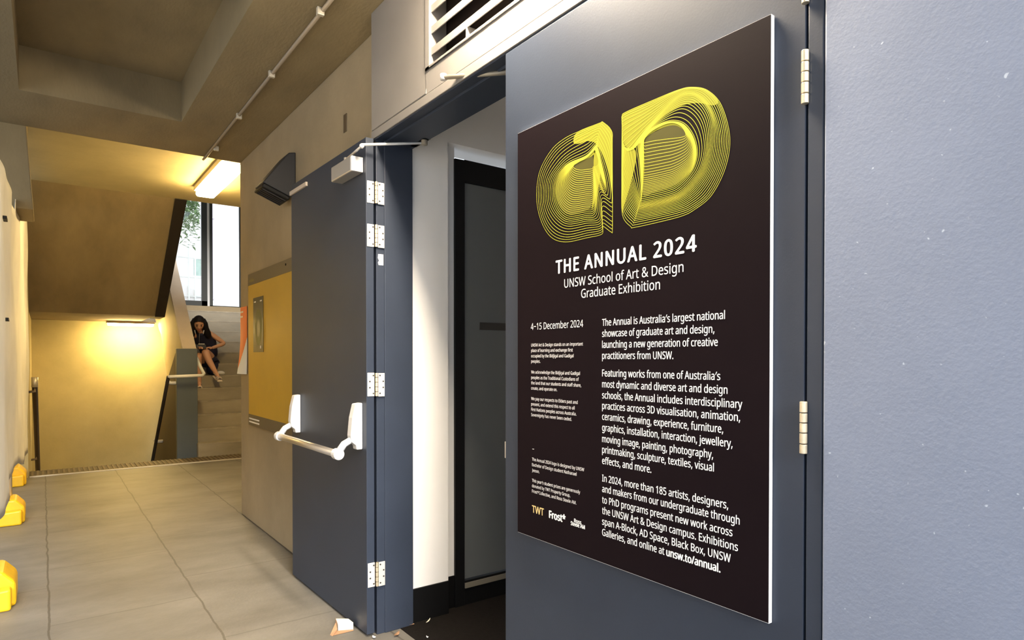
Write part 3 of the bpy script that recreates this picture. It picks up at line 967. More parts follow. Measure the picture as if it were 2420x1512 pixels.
def ribbon(mb, pts, width, y, closed=True):
    P_ = [on(*crop(p), 1, y) for p in pts]
    L, Rr = [], []
    N = len(P_)
    for i, p in enumerate(P_):
        a_ = P_[(i - 1) % N] if closed or i > 0 else P_[i]
        c_ = P_[(i + 1) % N] if closed or i < N - 1 else P_[i]
        d = (c_ - a_)
        d = Vector((d.x, 0, d.z))
        d = d.normalized() if d.length > 1e-9 else Vector((1, 0, 0))
        nrm = Vector((-d.z, 0, d.x)) * (width / 2)
        L.append(p + nrm)
        Rr.append(p - nrm)
    n = N if closed else N - 1
    fs = [(i, (i + 1) % N, N + (i + 1) % N, N + i) for i in range(n)]
    mb.add(L + Rr, fs)


def straighten(pts, closed=True):
    """repeat corner points so the spline keeps straight runs"""
    out = []
    N = len(pts)
    for i, p in enumerate(pts):
        q = pts[(i + 1) % N]
        out.append(p)
    return out


# D : P = top-left corner, top run, arch, right side, bottom right, bottom run, lower corner, left side
D_keys = [
    (0.00, [(868, 470), (868, 400), (900, 368), (1090, 285), (1290, 203), (1400, 180), (1520, 205), (1625, 320), (1688, 560), (1655, 790), (1550, 1000), (1420, 1110), (1320, 1160), (1140, 1207), (960, 1246), (935, 1240), (872, 1150), (866, 900)]),
    (0.06, [(869, 520), (869, 450), (885, 420), (1060, 335), (1280, 215), (1400, 188), (1515, 222), (1608, 345), (1658, 570), (1620, 790), (1520, 985), (1400, 1085), (1305, 1125), (1140, 1165), (972, 1200), (955, 1196), (885, 1100), (869, 880)]),
    (0.14, [(871, 590), (874, 560), (890, 530), (1050, 415), (1275, 250), (1390, 215), (1490, 260), (1570, 380), (1615, 580), (1575, 790), (1475, 960), (1370, 1050), (1285, 1088), (1140, 1125), (985, 1155), (972, 1150), (905, 1050), (872, 840)]),
    (0.245, [(880, 640), (895, 650), (930, 652), (1050, 500), (1250, 300), (1385, 245), (1480, 295), (1545, 415), (1560, 600), (1520, 790), (1430, 930), (1340, 1010), (1265, 1045), (1140, 1080), (998, 1105), (988, 1098), (930, 985), (890, 800)]),
    (0.38, [(910, 655), (940, 655), (970, 632), (1060, 510), (1200, 395), (1330, 335), (1425, 385), (1482, 490), (1500, 640), (1465, 790), (1390, 900), (1310, 975), (1245, 1005), (1130, 1035), (1012, 1058), (1004, 1040), (960, 900), (930, 780)]),
    (0.485, [(985, 620), (995, 605), (1010, 592), (1060, 525), (1150, 465), (1250, 440), (1340, 465), (1410, 560), (1436, 680), (1410, 790), (1350, 870), (1280, 930), (1220, 955), (1120, 980), (1025, 1000), (1018, 985), (1012, 860), (1000, 720)]),
    (0.74, [(1025, 610), (1022, 595), (1030, 580), (1070, 525), (1150, 470), (1245, 444), (1328, 466), (1392, 545), (1412, 640), (1385, 720), (1325, 775), (1258, 812), (1204, 828), (1116, 848), (1035, 862), (1029, 850), (1024, 760), (1020, 670)]),
    (1.00, [(1035, 600), (1036, 585), (1045, 565), (1080, 525), (1150, 480), (1240, 450), (1310, 470), (1345, 515), (1352, 545), (1330, 558), (1285, 566), (1230, 572), (1180, 578), (1110, 588), (1045, 602), (1040, 604), (1036, 606), (1034, 604)]),
]
A_keys = [
    (0.00, [(700, 452), (725, 447), (790, 515), (795, 620), (796, 1000), (796, 1260), (785, 1280), (722, 1238), (716, 1296), (600, 1325), (440, 1356), (330, 1320), (255, 1200), (220, 1030), (240, 830), (330, 660), (440, 565), (580, 500)]),
    (0.083, [(685, 490), (712, 500), (765, 590), (790, 740), (796, 1000), (796, 1190), (786, 1205), (722, 1165), (713, 1250), (600, 1275), (450, 1305), (350, 1265), (285, 1170), (255, 1030), (272, 850), (355, 700), (455, 610), (590, 535)]),
    (0.19, [(675, 560), (690, 590), (735, 690), (775, 820), (794, 960), (796, 1070), (786, 1080), (718, 1045), (700, 1190), (595, 1210), (462, 1232), (385, 1195), (325, 1115), (300, 1020), (312, 885), (385, 770), (470, 690), (600, 620)]),
    (0.32, [(668, 625), (678, 640), (706, 740), (735, 860), (745, 930), (742, 960), (732, 970), (690, 960), (660, 1130), (585, 1150), (475, 1168), (412, 1135), (370, 1070), (352, 990), (362, 890), (415, 805), (475, 755), (600, 700)]),
    (1.00, [(652, 665), (662, 655), (680, 700), (690, 740), (685, 770), (675, 780), (668, 785), (650, 785), (640, 800), (600, 805), (560, 810), (525, 805), (505, 795), (498, 785), (505, 770), (520, 760), (545, 745), (605, 712)]),
]
shade_hi = [[(868, 470), (868, 400), (900, 368), (1090, 285), (1290, 203), (1400, 180), (1520, 205), (1600, 285), (1560, 318), (1450, 300), (1330, 318), (1200, 385), (1060, 510), (1000, 585), (950, 640), (915, 648), (885, 600)],
            [(868, 540), (890, 625), (930, 655), (960, 648), (978, 700), (955, 830), (915, 980), (880, 1090), (868, 1120)],
            [(1010, 600), (1060, 525), (1150, 465), (1250, 440), (1340, 462), (1410, 555), (1436, 660), (1415, 640), (1370, 540), (1300, 480), (1230, 472), (1130, 510), (1045, 565), (1032, 600), (1040, 800), (1018, 1030), (1012, 1040), (1016, 800)],
            [(530, 520), (700, 452), (725, 447), (790, 515), (796, 700), (796, 1000), (770, 850), (735, 730), (700, 650), (676, 625), (660, 600), (600, 590), (540, 610), (500, 600)],
            [(655, 690), (672, 642), (690, 650), (706, 740), (705, 830), (690, 930), (665, 1020), (640, 1110), (648, 1000), (652, 850)],
            [(450, 770), (560, 725), (640, 680), (672, 640), (655, 690), (600, 725), (500, 760)]]
shade_lo = [[(1045, 575), (1130, 515), (1240, 470), (1320, 490), (1395, 580), (1425, 680), (1390, 800), (1280, 920), (1120, 975), (1030, 1000), (1040, 800)],
            [(470, 770), (560, 735), (645, 700), (650, 900), (635, 1080), (560, 1130), (470, 1150), (410, 1110), (370, 1020), (370, 900), (410, 815)]]
for nm_, polys, mt_, dy_ in (('logo_shade', shade_hi[:3], M['lime_mid'], -0.0002), ('logo_shade', shade_hi[3:], M['lime_mid'], -0.0002), ('logo_shade', shade_lo[:1], M['lime_low'], -0.0003), ('logo_shade', shade_lo[1:], M['lime_low'], -0.0003)):
    sm_ = MB()
    for pl in polys:
        sm_.quad(*[on(*crop(p_), 1, TY + dy_) for p_ in catmull(pl, True, 4)])
    sm_.build(nm_, mt_, po)
for keys, n in ((D_keys, 42), (A_keys, 34)):
    lm = MB()
    for i in range(n):
        t = i / (n - 1)
        cps = spline_keys(keys, t)
        ribbon(lm, catmull(cps, True, 7), 0.0014, TY + 0.00001 * i)
    lm.build('logo_letter', M['lime'], po)

# ================================================================== BOARD, LEAFLET, SPEAKER ON THE CONCRETE WALL
nb_ = thing('notice_board', (4.96, CW, 0.80), 'mustard yellow wall board with brown top and bottom bands', 'board')
MB().box(4.3, 5.512, CW + 0.001, CW + 0.012, 0.892, 1.942).build('panel', M['yellow_board'], nb_)
MB().box(4.3, 5.514, CW + 0.001, CW + 0.014, 1.942, 2.034).build('top_band', M['band'], nb_)
MB().box(4.3, 5.514, CW + 0.001, CW + 0.014, 0.802, 0.892).build('bottom_band', M['band'], nb_)
mk = MB()
for z in (0.852, 0.826):
    mk.box(5.19, 5.49, CW + 0.0141, CW + 0.0148, z, z + 0.011)
mk.build('printed_lines', M['ink_small'], nb_)
mk = MB()
mk.box(5.33, 5.47, CW + 0.0141, CW + 0.0148, 1.965, 1.985).box(5.36, 5.46, CW + 0.0141, CW + 0.0148, 1.992, 1.997)
mk.build('printed_mark', mat('dull_olive_print', (0.16, 0.13, 0.03), .5), nb_)
MB().tube([(4.50, CW + 0.013, 2.0), (4.50, CW + 0.018, 2.0)], 0.008, 10).build('pin', M['black'], nb_)
mp_ = thing('small_poster', (5.2, CW + 0.014, 1.4), 'small dark portrait poster pinned on the yellow board', 'poster')
MB().box(5.066, 5.35, CW + 0.0135, CW + 0.0155, 1.397, 1.829).build('sheet', M['mini'], mp_)
gm = MB()
for i in range(16):
    t = i / 15
    cx, cz = 5.2, 1.60
    rx, rz = 0.10 - 0.06 * t, 0.15 - 0.08 * t
    pts = [Vector((cx + rx * math.cos(a_), CW + 0.0158 + i * 1e-5, cz - 0.02 * t + rz * math.sin(a_) * (1.0 if math.sin(a_) < 0 else 0.9))) for a_ in [k * math.tau / 28 for k in range(28)]]
    n = len(pts)
    cpt = Vector((cx, CW, cz))
    inn = [p - (p - Vector((cx, p.y, cz))) * 0.035 for p in pts]
    gm.add(pts + inn, [(k, (k + 1) % n, n + (k + 1) % n, n + k) for k in range(n)])
gm.build('line_print', M['lime_dim'], mp_)
for x0_, x1_, z0_, z1_ in ((5.27, 5.32, 1.79, 1.80), (5.10, 5.15, 1.79, 1.80), (5.12, 5.15, 1.425, 1.447)):
    MB().box(x0_, x1_, CW + 0.0156, CW + 0.0164, z0_, z1_).build('tape', M['ink_small'], mp_)
# curling leaflet
lt = thing('leaflet', (5.7, CW, 1.2), 'orange and pale blue leaflet curling off the concrete wall corner', 'leaflet')
xa, xb = 5.585, 5.80


def sheet_rows(z_top, z_bot, split):
    rows = []
    for i in range(25):
        t = i / 24
        z = z_top + (z_bot - z_top) * t
        rows.append((t, z))
    return rows


def leaflet_surface(cond, name, material, dy=0.0):
    mbl = MB()
    nx, nz = 60, 110
    ok_faces = []
    vs = []
    for j in range(nz + 1):
        t = j / nz
        z = 1.783 + (1.215 - 1.783) * t
        curl = max(0.0, t - 0.35) ** 2 * 0.07
        for i in range(nx + 1):
            s_ = i / nx
            vs.append((xa + (xb - xa) * s_, CW + 0.004 + dy + curl * (0.15 + 0.85 * s_) + 0.006 * math.sin(s_ * 3.0) * t, z))
    for j in range(nz):
        for i in range(nx):
            if cond((i + .5) / nx, (j + .5) / nz):
                k = j * (nx + 1) + i
                ok_faces.append((k, k + 1, k + nx + 2, k + nx + 1))
    mbl.add(vs, ok_faces)
    o = mbl.build(name, material, lt, smooth=True)
    sd_ = o.modifiers.new('thick', 'SOLIDIFY')
    sd_.thickness = 0.0015
    return o


edge_f = lambda s_, t: t < 0.46 + 0.46 * s_
leaflet_surface(edge_f, 'orange_print', M['orange'])
leaflet_surface(lambda s_, t: not edge_f(s_, t), 'pale_print', M['paper'])
MB().box(5.70, 5.79, CW + 0.0065, CW + 0.0075, 1.735, 1.75).box(5.72, 5.79, CW + 0.0065, CW + 0.0075, 1.695, 1.71).build('printed_lines', M['cream'], lt)
# wedge speaker
sp = thing('wall_speaker', (4.4, CW, 2.55), 'charcoal wedge-shaped wall speaker above the open door leaf', 'speaker')
X0s, X1s = 4.32, 4.52
A_, B_, C_, D_ = on(700, 360, 0, X0s), on(683, 360, 0, X0s), on(621, 430, 0, X0s), on(688, 466, 0, X0s)
poly = [(CW, A_.z), (B_.y, B_.z), (C_.y, C_.z), (D_.y, D_.z), (CW, D_.z + 0.035)]
MB().prism(poly, 0, X0s, X1s).build('shell', M['speaker'], sp, bevel=0.006)
dirv = Vector((0, D_.y - C_.y, D_.z - C_.z)).normalized()
nrm = Vector((0, dirv.z, -dirv.y))
if nrm.z > 0:
    nrm = -nrm
mid = Vector(((X0s + X1s) / 2, (C_.y + D_.y) / 2, (C_.z + D_.z) / 2))
ln = (Vector((0, D_.y, D_.z)) - Vector((0, C_.y, C_.z))).length
MB().obox(mid + nrm * 0.014, Vector((0.1, 0, 0)), dirv * (ln * 0.47), nrm * 0.014).build('grille', M['black'], sp, bevel=0.006)
gm = MB()
for k in range(5):
    gm.obox(mid + nrm * 0.030 + Vector((-0.07 + 0.035 * k, 0, 0)), Vector((0.006, 0, 0)), dirv * (ln * 0.40), nrm * 0.004)
gm.build('grille_ribs', M['speaker'], sp)

# ================================================================== PLASTIC SHEET AND FENCE FEET
sh_ = MB()
nx, nz = 150, 30
path = [(0.8, 0.30), (2.6, 0.20), (3.6, 0.168), (5.0, 0.160), (5.7, 0.150), (8.9, 0.130)]


def ypath(x):
    for (x0, y0), (x1, y1) in zip(path, path[1:]):
        if x <= x1:
            return y0 + (y1 - y0) * (x - x0) / (x1 - x0)
    return path[-1][1]


vs, fs = [], []
for i in range(nx + 1):
    x = 0.8 + (8.9 - 0.8) * i / nx
    for j in range(nz + 1):
        t = j / nz
        top = 2.40 + 0.015 * math.sin(x * 3.1) if x < 5.7 else 2.46 + (x - 5.7) * 0.16 + 0.012 * math.sin(x * 9)
        bot = 0.60 + 0.04 * math.sin(x * 2.3 + 1) - max(0, x - 5.2) * 0.075
        z = bot + (top - bot) * t
        yy_ = ypath(x) + 0.007 * math.sin(x * 5.2 + z * 1.7) + 0.005 * math.sin(x * 11 - z * 3.1) + 0.004 * math.sin(z * 5 + x * 2)
        vs.append((x, yy_, z))
for i in range(nx):
    for j in range(nz):
        k = i * (nz + 1) + j
        fs.append((k, k + 1, k + nz + 2, k + nz + 1))
sh_.add(vs, fs)
fe = thing('site_fence', (6.0, 0.3, 0), 'temporary fence wrapped in milky plastic sheeting along the left side', 'fence')
o = sh_.build('plastic_sheet', M['sheet'], fe, smooth=True)
md = o.modifiers.new('thick', 'SOLIDIFY')
md.thickness = 0.003
for (x, z0) in ((2.4, 2.36), (4.6, 2.36), (6.78, 2.4)):
    MB().tube([(x, ypath(x) + .085, 0.20), (x, ypath(x) + .085, z0)], 0.019, 10).build('post', M['galv'], fe, smooth=True)
tiem = MB()
for (u, v) in ((38, 492), (13, 517), (17, 755)):
    q = on(u, v, 1, 0.15)
    MB().box(q.x - 0.05, q.x + 0.05, ypath(q.x) - 0.022, ypath(q.x) - 0.004, q.z - 0.008, q.z + 0.008).build('cable_tie', M['black'], fe, bevel=0.002)


def fence_foot():
    f = thing('fence_foot', (0, 0, 0), 'x', 'fence foot', 'yellow feet under the site fence')
    MB().prism([(-0.14, 0), (0.36, 0), (0.36, 0.10), (0.30, 0.20), (-0.08, 0.20), (-0.14, 0.13)], 0, -0.12, 0.16).build('block', M['foot'], f, bevel=0.02, seg=3)
    MB().prism([(-0.12, 0), (0.34, 0), (0.34, 0.09), (-0.12, 0.12)], 0, -0.19, -0.12).build('toe', M['foot'], f, bevel=0.014, seg=3)
    MB().box(-0.14, 0.06, -0.04, 0.0, 0.199, 0.203).build('slot', M['black'], f)
    MB().box(-0.146, -0.139, -0.02, 0.05, 0.03, 0.08).build('pocket', M['black'], f)
    return f


f0 = fence_foot()
spots = [(4.50, 0.262, 0.0, 'yellow plastic fence foot at the bottom left corner, nearest the camera'),
         (6.68, 0.262, 0.0, 'yellow plastic fence foot standing second along the plastic sheet'),
         (8.62, 0.285, 0.0, 'yellow plastic fence foot at the far end by the ribbed strip')]
for i, (x, y, rz, lb) in enumerate(spots):
    Mx = Matrix.Translation((x, y, 0)) @ Matrix.Rotation(rz, 4, 'Z')
    if i == 0:
        f = f0
        continue
    f = copy_tree(f0, Mx)
    f['label'] = lb
f0.matrix_basis = Matrix.Translation((spots[0][0], spots[0][1], 0)) @ Matrix.Rotation(spots[0][2], 4, 'Z')
f0['label'] = spots[0][3]

# ================================================================== LITTER BY THE DOOR
cwg = thing('door_wedge', tuple(on(815, 1485, 2, 0.0)), 'folded cream card and cardboard wedge at the foot of the open door', 'wedge')
g0, g1, g2, g3 = on(799, 1490, 2, 0.0), on(835, 1487, 2, 0.0), on(827, 1470, 2, 0.03), on(797, 1470, 2, 0.03)
MB().add([g0, g1, g1 + Vector((0, 0, .035)), g0 + Vector((0, 0, .033)), g2 + Vector((0.02, 0, .012)), g3 + Vector((0.02, 0, .012)), g2 * 1.0 + Vector((0.02, 0, -.03)), g3 + Vector((0.02, 0, -.03))],
         [(0, 1, 2, 3), (3, 2, 4, 5), (1, 6, 4, 2), (0, 3, 5, 7), (7, 5, 4, 6), (0, 7, 6, 1)]).build('card', M['cream'], cwg, bevel=0.001)
k0, k1, k2 = on(780, 1500, 2, 0.0), on(797, 1492, 2, 0.0), on(795, 1473, 2, 0.02)
MB().add([k0, on(786, 1503, 2, 0.0), k1 + Vector((0, 0, .012)), k2 + Vector((0, 0, .012)), k2 + Vector((0.012, 0.0, .03)), k1 + Vector((0.015, 0, .0)), k1],
         [(0, 1, 2, 3), (3, 2, 5, 4), (1, 6, 5, 2)]).build('flap', M['cardboard'], cwg)
MB().add([on(785, 1502, 2, .0015), on(835, 1490, 2, .0015), on(836, 1487, 2, .0015), on(799, 1490, 2, .0015)], [(0, 1, 2, 3)]).build('under_flap', M['cardboard'], cwg)


def leaf(u, v, L, wd, ang, label, material, z=0.004):
    c0 = on(u, v, 2, z)
    mbv = MB()
    n = 8
    vs = []
    for i in range(n + 1):
        t = i / n
        wv = wd * math.sin(math.pi * min(1, t * .96 + .02)) ** .8
        x = (t - .5) * L
        for s_ in (-1, 0, 1):
            lx, ly, lz = x, s_ * wv, z + 0.006 * (t - .5) ** 2 * 4 + (0.004 if s_ else 0)
            vs.append((c0.x + lx * math.cos(ang) - ly * math.sin(ang), c0.y + lx * math.sin(ang) + ly * math.cos(ang), lz))
    fs = []
    for i in range(n):
        for s_ in range(2):
            k = i * 3 + s_
            fs.append((k, k + 1, k + 4, k + 3))
    mbv.add(vs, fs)
    o = mbv.build('dry_leaf' if material is M['leaf_dry'] else 'paper_scrap', material, smooth=True)
    s2 = o.modifiers.new('t', 'SOLIDIFY')
    s2.thickness = 0.0008
    return tag(o, label, 'leaf' if material is M['leaf_dry'] else 'scrap')


leaf(938, 1500, .05, .010, 2.2, 'brown dry leaf on the pale threshold in front of the jamb', M['leaf_dry'])
leaf(970, 1476, .045, .009, .5, 'small dry leaf against the foot of the navy jamb', M['leaf_dry'])
leaf(1012, 1469, .055, .004, -0.9, 'thin pale curl of paper on the dark mat by the skirting', M['cream'], z=0.008)
leaf(1004, 1455, .02, .006, 1.2, 'tiny white scrap against the black skirting', M['foam'], z=0.012)
leaf(1010, 1507, .014, .004, 0.2, 'tiny pale crumb on the dark mat near the threshold', M['foam'], z=0.006)
leaf(884, 1507, .022, .007, 0.3, 'white paper scrap under the gap at the door hinge', M['foam'])

# ================================================================== THE PERSON ON THE STEPS
pe = thing('person', (10.95, -2.2, 1.26), 'woman in a navy sleeveless dress sitting on the steps looking at a phone', 'person')


def P3(u, v, x):
    return on(u, v, 0, x)


pel = P3(500, 850, 10.98)
waist = P3(492, 822, 10.93)
chest = P3(482, 799, 10.82)
neck = P3(475, 784, 10.74)
headb = P3(470.5, 776, 10.69)
J = {
    'pel': (pel, .115), 'waist': (waist, .10), 'chest': (chest, .105), 'neck0': (neck, .05), 'neck1': (headb, .045),
    'shR': (P3(496, 787, 10.80), .048), 'elR': (P3(531, 812, 10.78), .034), 'wrR': (P3(501, 822, 10.60), .024),
    'shL': (P3(456, 789, 10.80), .048), 'elL': (P3(444, 817, 10.76), .034), 'wrL': (P3(463, 823, 10.58), .024),
    'hipA': (P3(500, 853, 10.93), .095), 'midA': (P3(493, 841, 10.73), .078), 'knA': (P3(484, 829, 10.52), .056), 'clA': (P3(494, 853, 10.49), .052), 'anA': (P3(511.5, 883, 10.46), .031),
    'hipB': (P3(489, 855, 10.93), .095), 'midB': (P3(478, 847, 10.76), .075), 'knB': (P3(468, 838, 10.56), .054), 'clB': (P3(469, 866, 10.60), .050), 'anB': (P3(471, 906, 10.58), .031),
    'toA': (P3(518, 893, 10.36), .020), 'toB': (P3(472, 914, 10.46), .020),
}
E_ = [('pel', 'waist'), ('waist', 'chest'), ('chest', 'neck0'), ('neck0', 'neck1'), ('chest', 'shR'), ('shR', 'elR'), ('elR', 'wrR'),
      ('chest', 'shL'), ('shL', 'elL'), ('elL', 'wrL'), ('pel', 'hipA'), ('hipA', 'midA'), ('midA', 'knA'), ('knA', 'clA'), ('clA', 'anA'), ('anA', 'toA'),
      ('pel', 'hipB'), ('hipB', 'midB'), ('midB', 'knB'), ('knB', 'clB'), ('clB', 'anB'), ('anB', 'toB')]


def skin_mesh(J, E, root, name, material, parent, sub=2):
    names = list(J)
    bm = bmesh.new()
    lay = bm.verts.layers.skin.verify()
    vv = {}
    for n_ in names:
        p_, r_ = J[n_]
        v_ = bm.verts.new(p_)
        rr = r_ if isinstance(r_, tuple) else (r_, r_)
        v_[lay].radius = rr
        v_[lay].use_root = (n_ == root)
        vv[n_] = v_
    for a_, b_ in E:
        bm.edges.new((vv[a_], vv[b_]))
    me = bpy.data.meshes.new(name)
    bm.to_mesh(me)
    bm.free()
    o = bpy.data.objects.new(name, me)
    COL.objects.link(o)
    m1 = o.modifiers.new('skin', 'SKIN')
    m1.use_smooth_shade = True
    m2 = o.modifiers.new('sub', 'SUBSURF')
    m2.levels = m2.render_levels = sub
    dg = bpy.context.evaluated_depsgraph_get()
    me2 = bpy.data.meshes.new_from_object(o.evaluated_get(dg))
    bpy.data.objects.remove(o)
    return me2


def add_mesh_to_bm(bm, me):
    bm.from_mesh(me)


# body: torso, limbs, head and hands in one mesh
body_bm = bmesh.new()
body_bm.from_mesh(skin_mesh(J, E_, 'pel', 'body', M['skin'], pe))
# head
hc = P3(470, 766, 10.64)
fdir = Vector((-0.86, 0.10, -0.5)).normalized()      # gaze towards the phone
side = fdir.cross(Vector((0, 0, 1))).normalized()
upv = side.cross(fdir).normalized()


def headpt(a_, s_, u_):
    return hc + fdir * a_ + side * s_ + upv * u_


hm = MB()
nu, nv = 20, 14
vs, fs = [], []
for j in range(nv + 1):
    t = math.pi * j / nv
    for i in range(nu):
        ph = math.tau * i / nu
        dx, dy, dz = math.sin(t) * math.cos(ph), math.sin(t) * math.sin(ph), math.cos(t)
        jaw = 1.0 - 0.28 * max(0, -dz) ** 1.2 * (1 if dx > -0.2 else .6)
        a_ = 0.092 * dx * (1.0 if dz > -0.2 else .96)
        s_ = 0.073 * dy * jaw
        u_ = 0.112 * dz
        if dx > 0.86 and -0.55 < dz < 0.1 and abs(dy) < 0.25:
            a_ += 0.016 * (1 - abs(dz + 0.22) / 0.35) * (1 - abs(dy) / .25)
        if dx > 0.75 and 0.0 < dz < 0.28 and 0.2 < abs(dy) < 0.6:
            a_ -= 0.007
        vs.append(headpt(a_, s_, u_))
for j in range(nv):
    for i in range(nu):
        i2 = (i + 1) % nu
        fs.append((j * nu + i, (j + 1) * nu + i, (j + 1) * nu + i2, j * nu + i2))
hm.add(vs, fs)
nose = headpt(0.098, 0, -0.018)
hm.ball(nose, 0.012, nu=8, nv=6)
for s_ in (-1, 1):
    hm.ball(headpt(0.0, s_ * 0.076, -0.005), 0.012, 0.008, 0.022, 8, 6)
tm = bpy.data.meshes.new('t')
tm.from_pydata(hm.v, [], hm.f)
body_bm.from_mesh(tm)


# hands with five fingers closing on the phone
def hand(wr, tgt, up_, flip):
    d = (tgt - wr).normalized()
    lat = d.cross(up_).normalized() * flip
    n_ = lat.cross(d).normalized() * flip
    pj = {'w': (wr, .022), 'p': (wr + d * .05, (.036, .016)), 'k': (wr + d * .085, (.038, .014))}
    ed = [('w', 'p'), ('p', 'k')]
    me_ = [skin_mesh(pj, ed, 'w', 'h', None, None, 1)]
    for f_ in range(4):
        off_ = lat * (-.027 + .018 * f_)
        L = (.034, .040, .038, .030)[f_]
        b0 = wr + d * .078 + off_
        b1_ = b0 + d * L + n_ * -.004
        b2 = b1_ + d * L * .5 - n_ * .018
        b3 = b2 - n_ * .018 - d * .006
        me_.append(skin_mesh({'a': (b0, .0085), 'b': (b1_, .008), 'c': (b2, .0075), 'd': (b3, .0065)}, [('a', 'b'), ('b', 'c'), ('c', 'd')], 'a', 'f', None, None, 1))
    t0_ = wr + d * .03 - lat * .03
    me_.append(skin_mesh({'a': (t0_, .011), 'b': (t0_ + d * .03 - lat * .02 - n_ * .01, .010), 'c': (t0_ + d * .058 - lat * .016 - n_ * .02, .008)}, [('a', 'b'), ('b', 'c')], 'a', 't', None, None, 1))
    return me_


ph = P3(475, 818.5, 10.50)
for key, fl in (('wrR', 1), ('wrL', -1)):
    for me_ in hand(J[key][0], ph + Vector((0, (-.02 if key == 'wrR' else .02), -.01)), Vector((0, 0, 1)), fl):
        body_bm.from_mesh(me_)
bme = bpy.data.meshes.new('body')
body_bm.to_mesh(bme)
body_bm.free()
bme.materials.clear()
bme.materials.append(M['skin'])
for p_ in bme.polygons:
    p_.material_index = 0
    p_.use_smooth = True
bo = bpy.data.objects.new('body', bme)
COL.objects.link(bo)
bo.parent = pe
bo.matrix_parent_inverse = pe.matrix_basis.inverted()
# eyes, brows, mouth
for s_ in (-1, 1):
    MB().ball(headpt(0.080, s_ * 0.030, 0.012), 0.010, 0.013, 0.006, 8, 6).build('eye', M['hair'], pe, smooth=True)
    MB().tube([headpt(0.083, s_ * 0.016, 0.031), headpt(0.078, s_ * 0.045, 0.034)], 0.004, 6).build('eyebrow', M['hair'], pe, smooth=True)
MB().ball(headpt(0.084, 0, -0.056), 0.008, 0.022, 0.007, 10, 6).build('mouth', M['lip'], pe, smooth=True)
# hair: cap plus long falls on both sides
hb = MB()
vs, fs = [], []
nu, nv = 22, 10
for j in range(nv + 1):
    t = math.pi * 0.62 * j / nv
    for i in range(nu):
        phi = math.tau * i / nu
        dx, dy, dz = math.sin(t) * math.cos(phi), math.sin(t) * math.sin(phi), math.cos(t)
        front = max(0.0, dx) ** 1.5
        lim = 0.60 * front
        zf = max(dz, lim * 1.2 - 0.0) if front > .2 else dz
        vs.append(headpt(0.106 * dx - 0.012, 0.092 * dy, 0.124 * zf + 0.012))
for j in range(nv):
    for i in range(nu):
        i2 = (i + 1) % nu
        fs.append((j * nu + i, (j + 1) * nu + i, (j + 1) * nu + i2, j * nu + i2))
hb.add(vs, fs)
for s_, pe_ in ((-1, P3(452, 797, 10.70)), (1, P3(495, 800, 10.72))):
    sg_ = 1 if (headpt(0, 1, 0) - hc).y * (pe_ - hc).y > 0 else -1
    k0_, k1_, k2_ = headpt(-.01, sg_ * .050, .075), headpt(0.0, sg_ * .080, 0.01), headpt(-.005, sg_ * .090, -.07)
    hb.tube([k0_, k1_, k2_, k2_.lerp(pe_, .5), pe_.lerp(k2_, .15), pe_], [.040, .044, .050, .054, .040, .010], 12)
hb.tube([headpt(-0.085, 0, 0.02), headpt(-0.11, 0, -0.08), headpt(-0.10, 0, -.2), headpt(-.07, 0, -.30)], [.06, .075, .07, .03], 12)
hb.build('hair', M['hair'], pe, smooth=True)
# dress: sleeveless top and skirt
DJ = {'p': (pel, (.148, .140)), 'w': (waist, (.128, .115)), 'c': (chest + Vector((0.0, 0, .01)), (.150, .128)), 'n': (neck + Vector((0.02, 0, -.015)), (.090, .085)), 'k': (neck.lerp(headb, .35), (.058, .056)),
      'r': (P3(494, 789, 10.81), .060), 'l': (P3(458, 791, 10.81), .060)}
dm = skin_mesh(DJ, [('p', 'w'), ('w', 'c'), ('c', 'n'), ('n', 'k'), ('c', 'r'), ('c', 'l')], 'p', 'dress', None, None, 2)
SJ = {'a': (P3(500, 855, 10.93), .135), 'b': (P3(492, 843, 10.76), .108), 'c': (P3(482, 838, 10.66), .080),
      'd': (P3(505, 868, 10.86), .085), 'e': (P3(502, 882, 10.80), .050), 'f': (P3(489, 855, 10.93), .130), 'g': (P3(477, 848, 10.76), .10), 'h': (P3(492, 878, 10.78), .055)}
dm2 = skin_mesh(SJ, [('a', 'b'), ('b', 'c'), ('a', 'd'), ('d', 'e'), ('a', 'f'), ('f', 'g'), ('d', 'h')], 'a', 'dress', None, None, 2)
dbm = bmesh.new()
dbm.from_mesh(dm)
dbm.from_mesh(dm2)
dme = bpy.data.meshes.new('dress')
dbm.to_mesh(dme)
dbm.free()
dme.materials.clear()
dme.materials.append(M['dress'])
for p_ in dme.polygons:
    p_.material_index = 0
    p_.use_smooth = True
do = bpy.data.objects.new('dress', dme)
COL.objects.link(do)
do.parent = pe
do.matrix_parent_inverse = pe.matrix_basis.inverted()
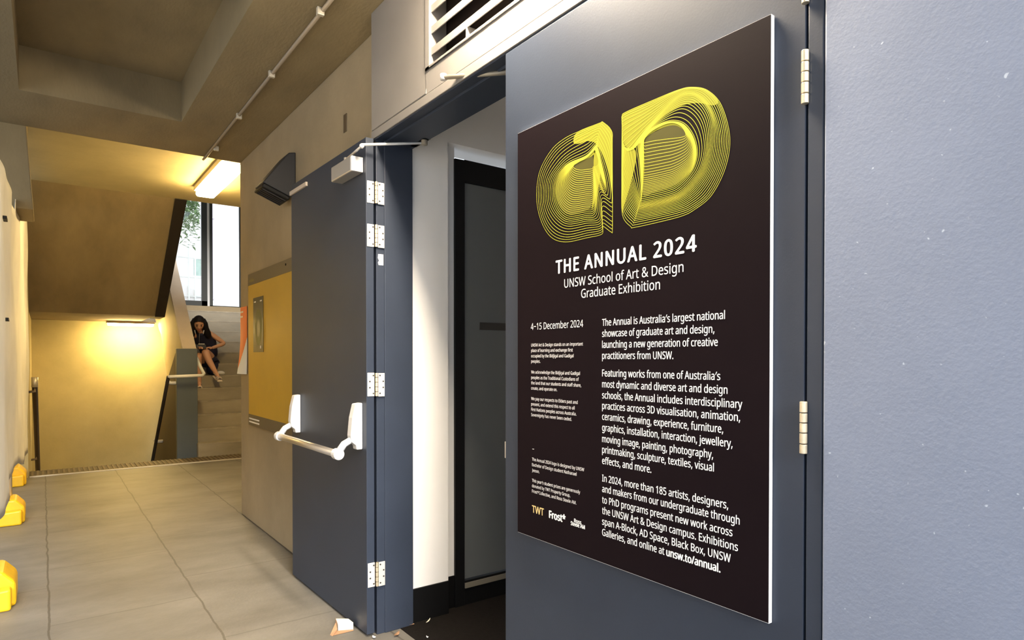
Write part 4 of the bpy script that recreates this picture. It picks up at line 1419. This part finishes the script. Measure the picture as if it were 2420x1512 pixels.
MB().tube([P3(471, 787, 10.66), P3(471, 800, 10.665), P3(471, 814, 10.67)], 0.0028, 6).build('zip', M['silver'], pe, smooth=True)
for pts in (((460, 780, 10.585), (462, 789, 10.60)), ((482, 780, 10.60), (480, 789, 10.60))):
    MB().tube([P3(*pts[0]), P3(*pts[1])], 0.007, 6).build('collar_trim', M['white'], pe, smooth=True)


def sandal(an, to):
    d = (to - an)
    d.z *= 0.6
    d.normalize()
    lat = d.cross(Vector((0, 0, 1))).normalized()
    up_ = lat.cross(d).normalized()
    c0 = an + d * .06 - up_ * .045
    s_ = MB().obox(c0 - up_ * .012, d * .115, lat * .038, up_ * .011).build('sandal', M['sandal'], pe, bevel=0.012, seg=3)
    mbs = MB()
    for q in (0.03, 0.075):
        mbs.tube([c0 + d * q - lat * .037 - up_ * .005, c0 + d * q - lat * .02 + up_ * .034, c0 + d * q + lat * .02 + up_ * .034, c0 + d * q + lat * .037 - up_ * .005], 0.010, 8)
    mbs.tube([an - d * .035 - lat * .03, an - d * .045 + up_ * .004, an - d * .035 + lat * .03, an + d * .02 + lat * .03, an + d * .035 + up_ * .01, an + d * .02 - lat * .03, an - d * .035 - lat * .03], 0.007, 8)
    mbs.build('straps', M['sandal'], s_, smooth=True)


sandal(J['anA'][0], J['toA'][0])
sandal(J['anB'][0], J['toB'][0])
phn = thing('phone', tuple(ph), 'dark phone with a white edge held by the seated woman', 'phone')
MB().obox(ph, Vector((0.012, 0, 0.0)), Vector((0, 0.068, 0)), Vector((0.01, 0, 0.030))).build('shell', M['phone'], phn, bevel=0.004)
MB().obox(ph + Vector((-0.004, -0.005, .036)), Vector((.013, 0, 0)), Vector((0, .042, 0)), Vector((0, 0, .006))).build('bright_edge', M['white'], phn, bevel=0.002)
wb = P3(524, 884, 10.66)
wbt = thing('bag', (wb.x, wb.y, 1.08), 'small white pouch on the step behind the sandal', 'bag')
MB().ball((10.73, wb.y, 1.08 + .035), .05, .065, .035, 14, 8).build('pouch', M['white'], wbt, smooth=True)
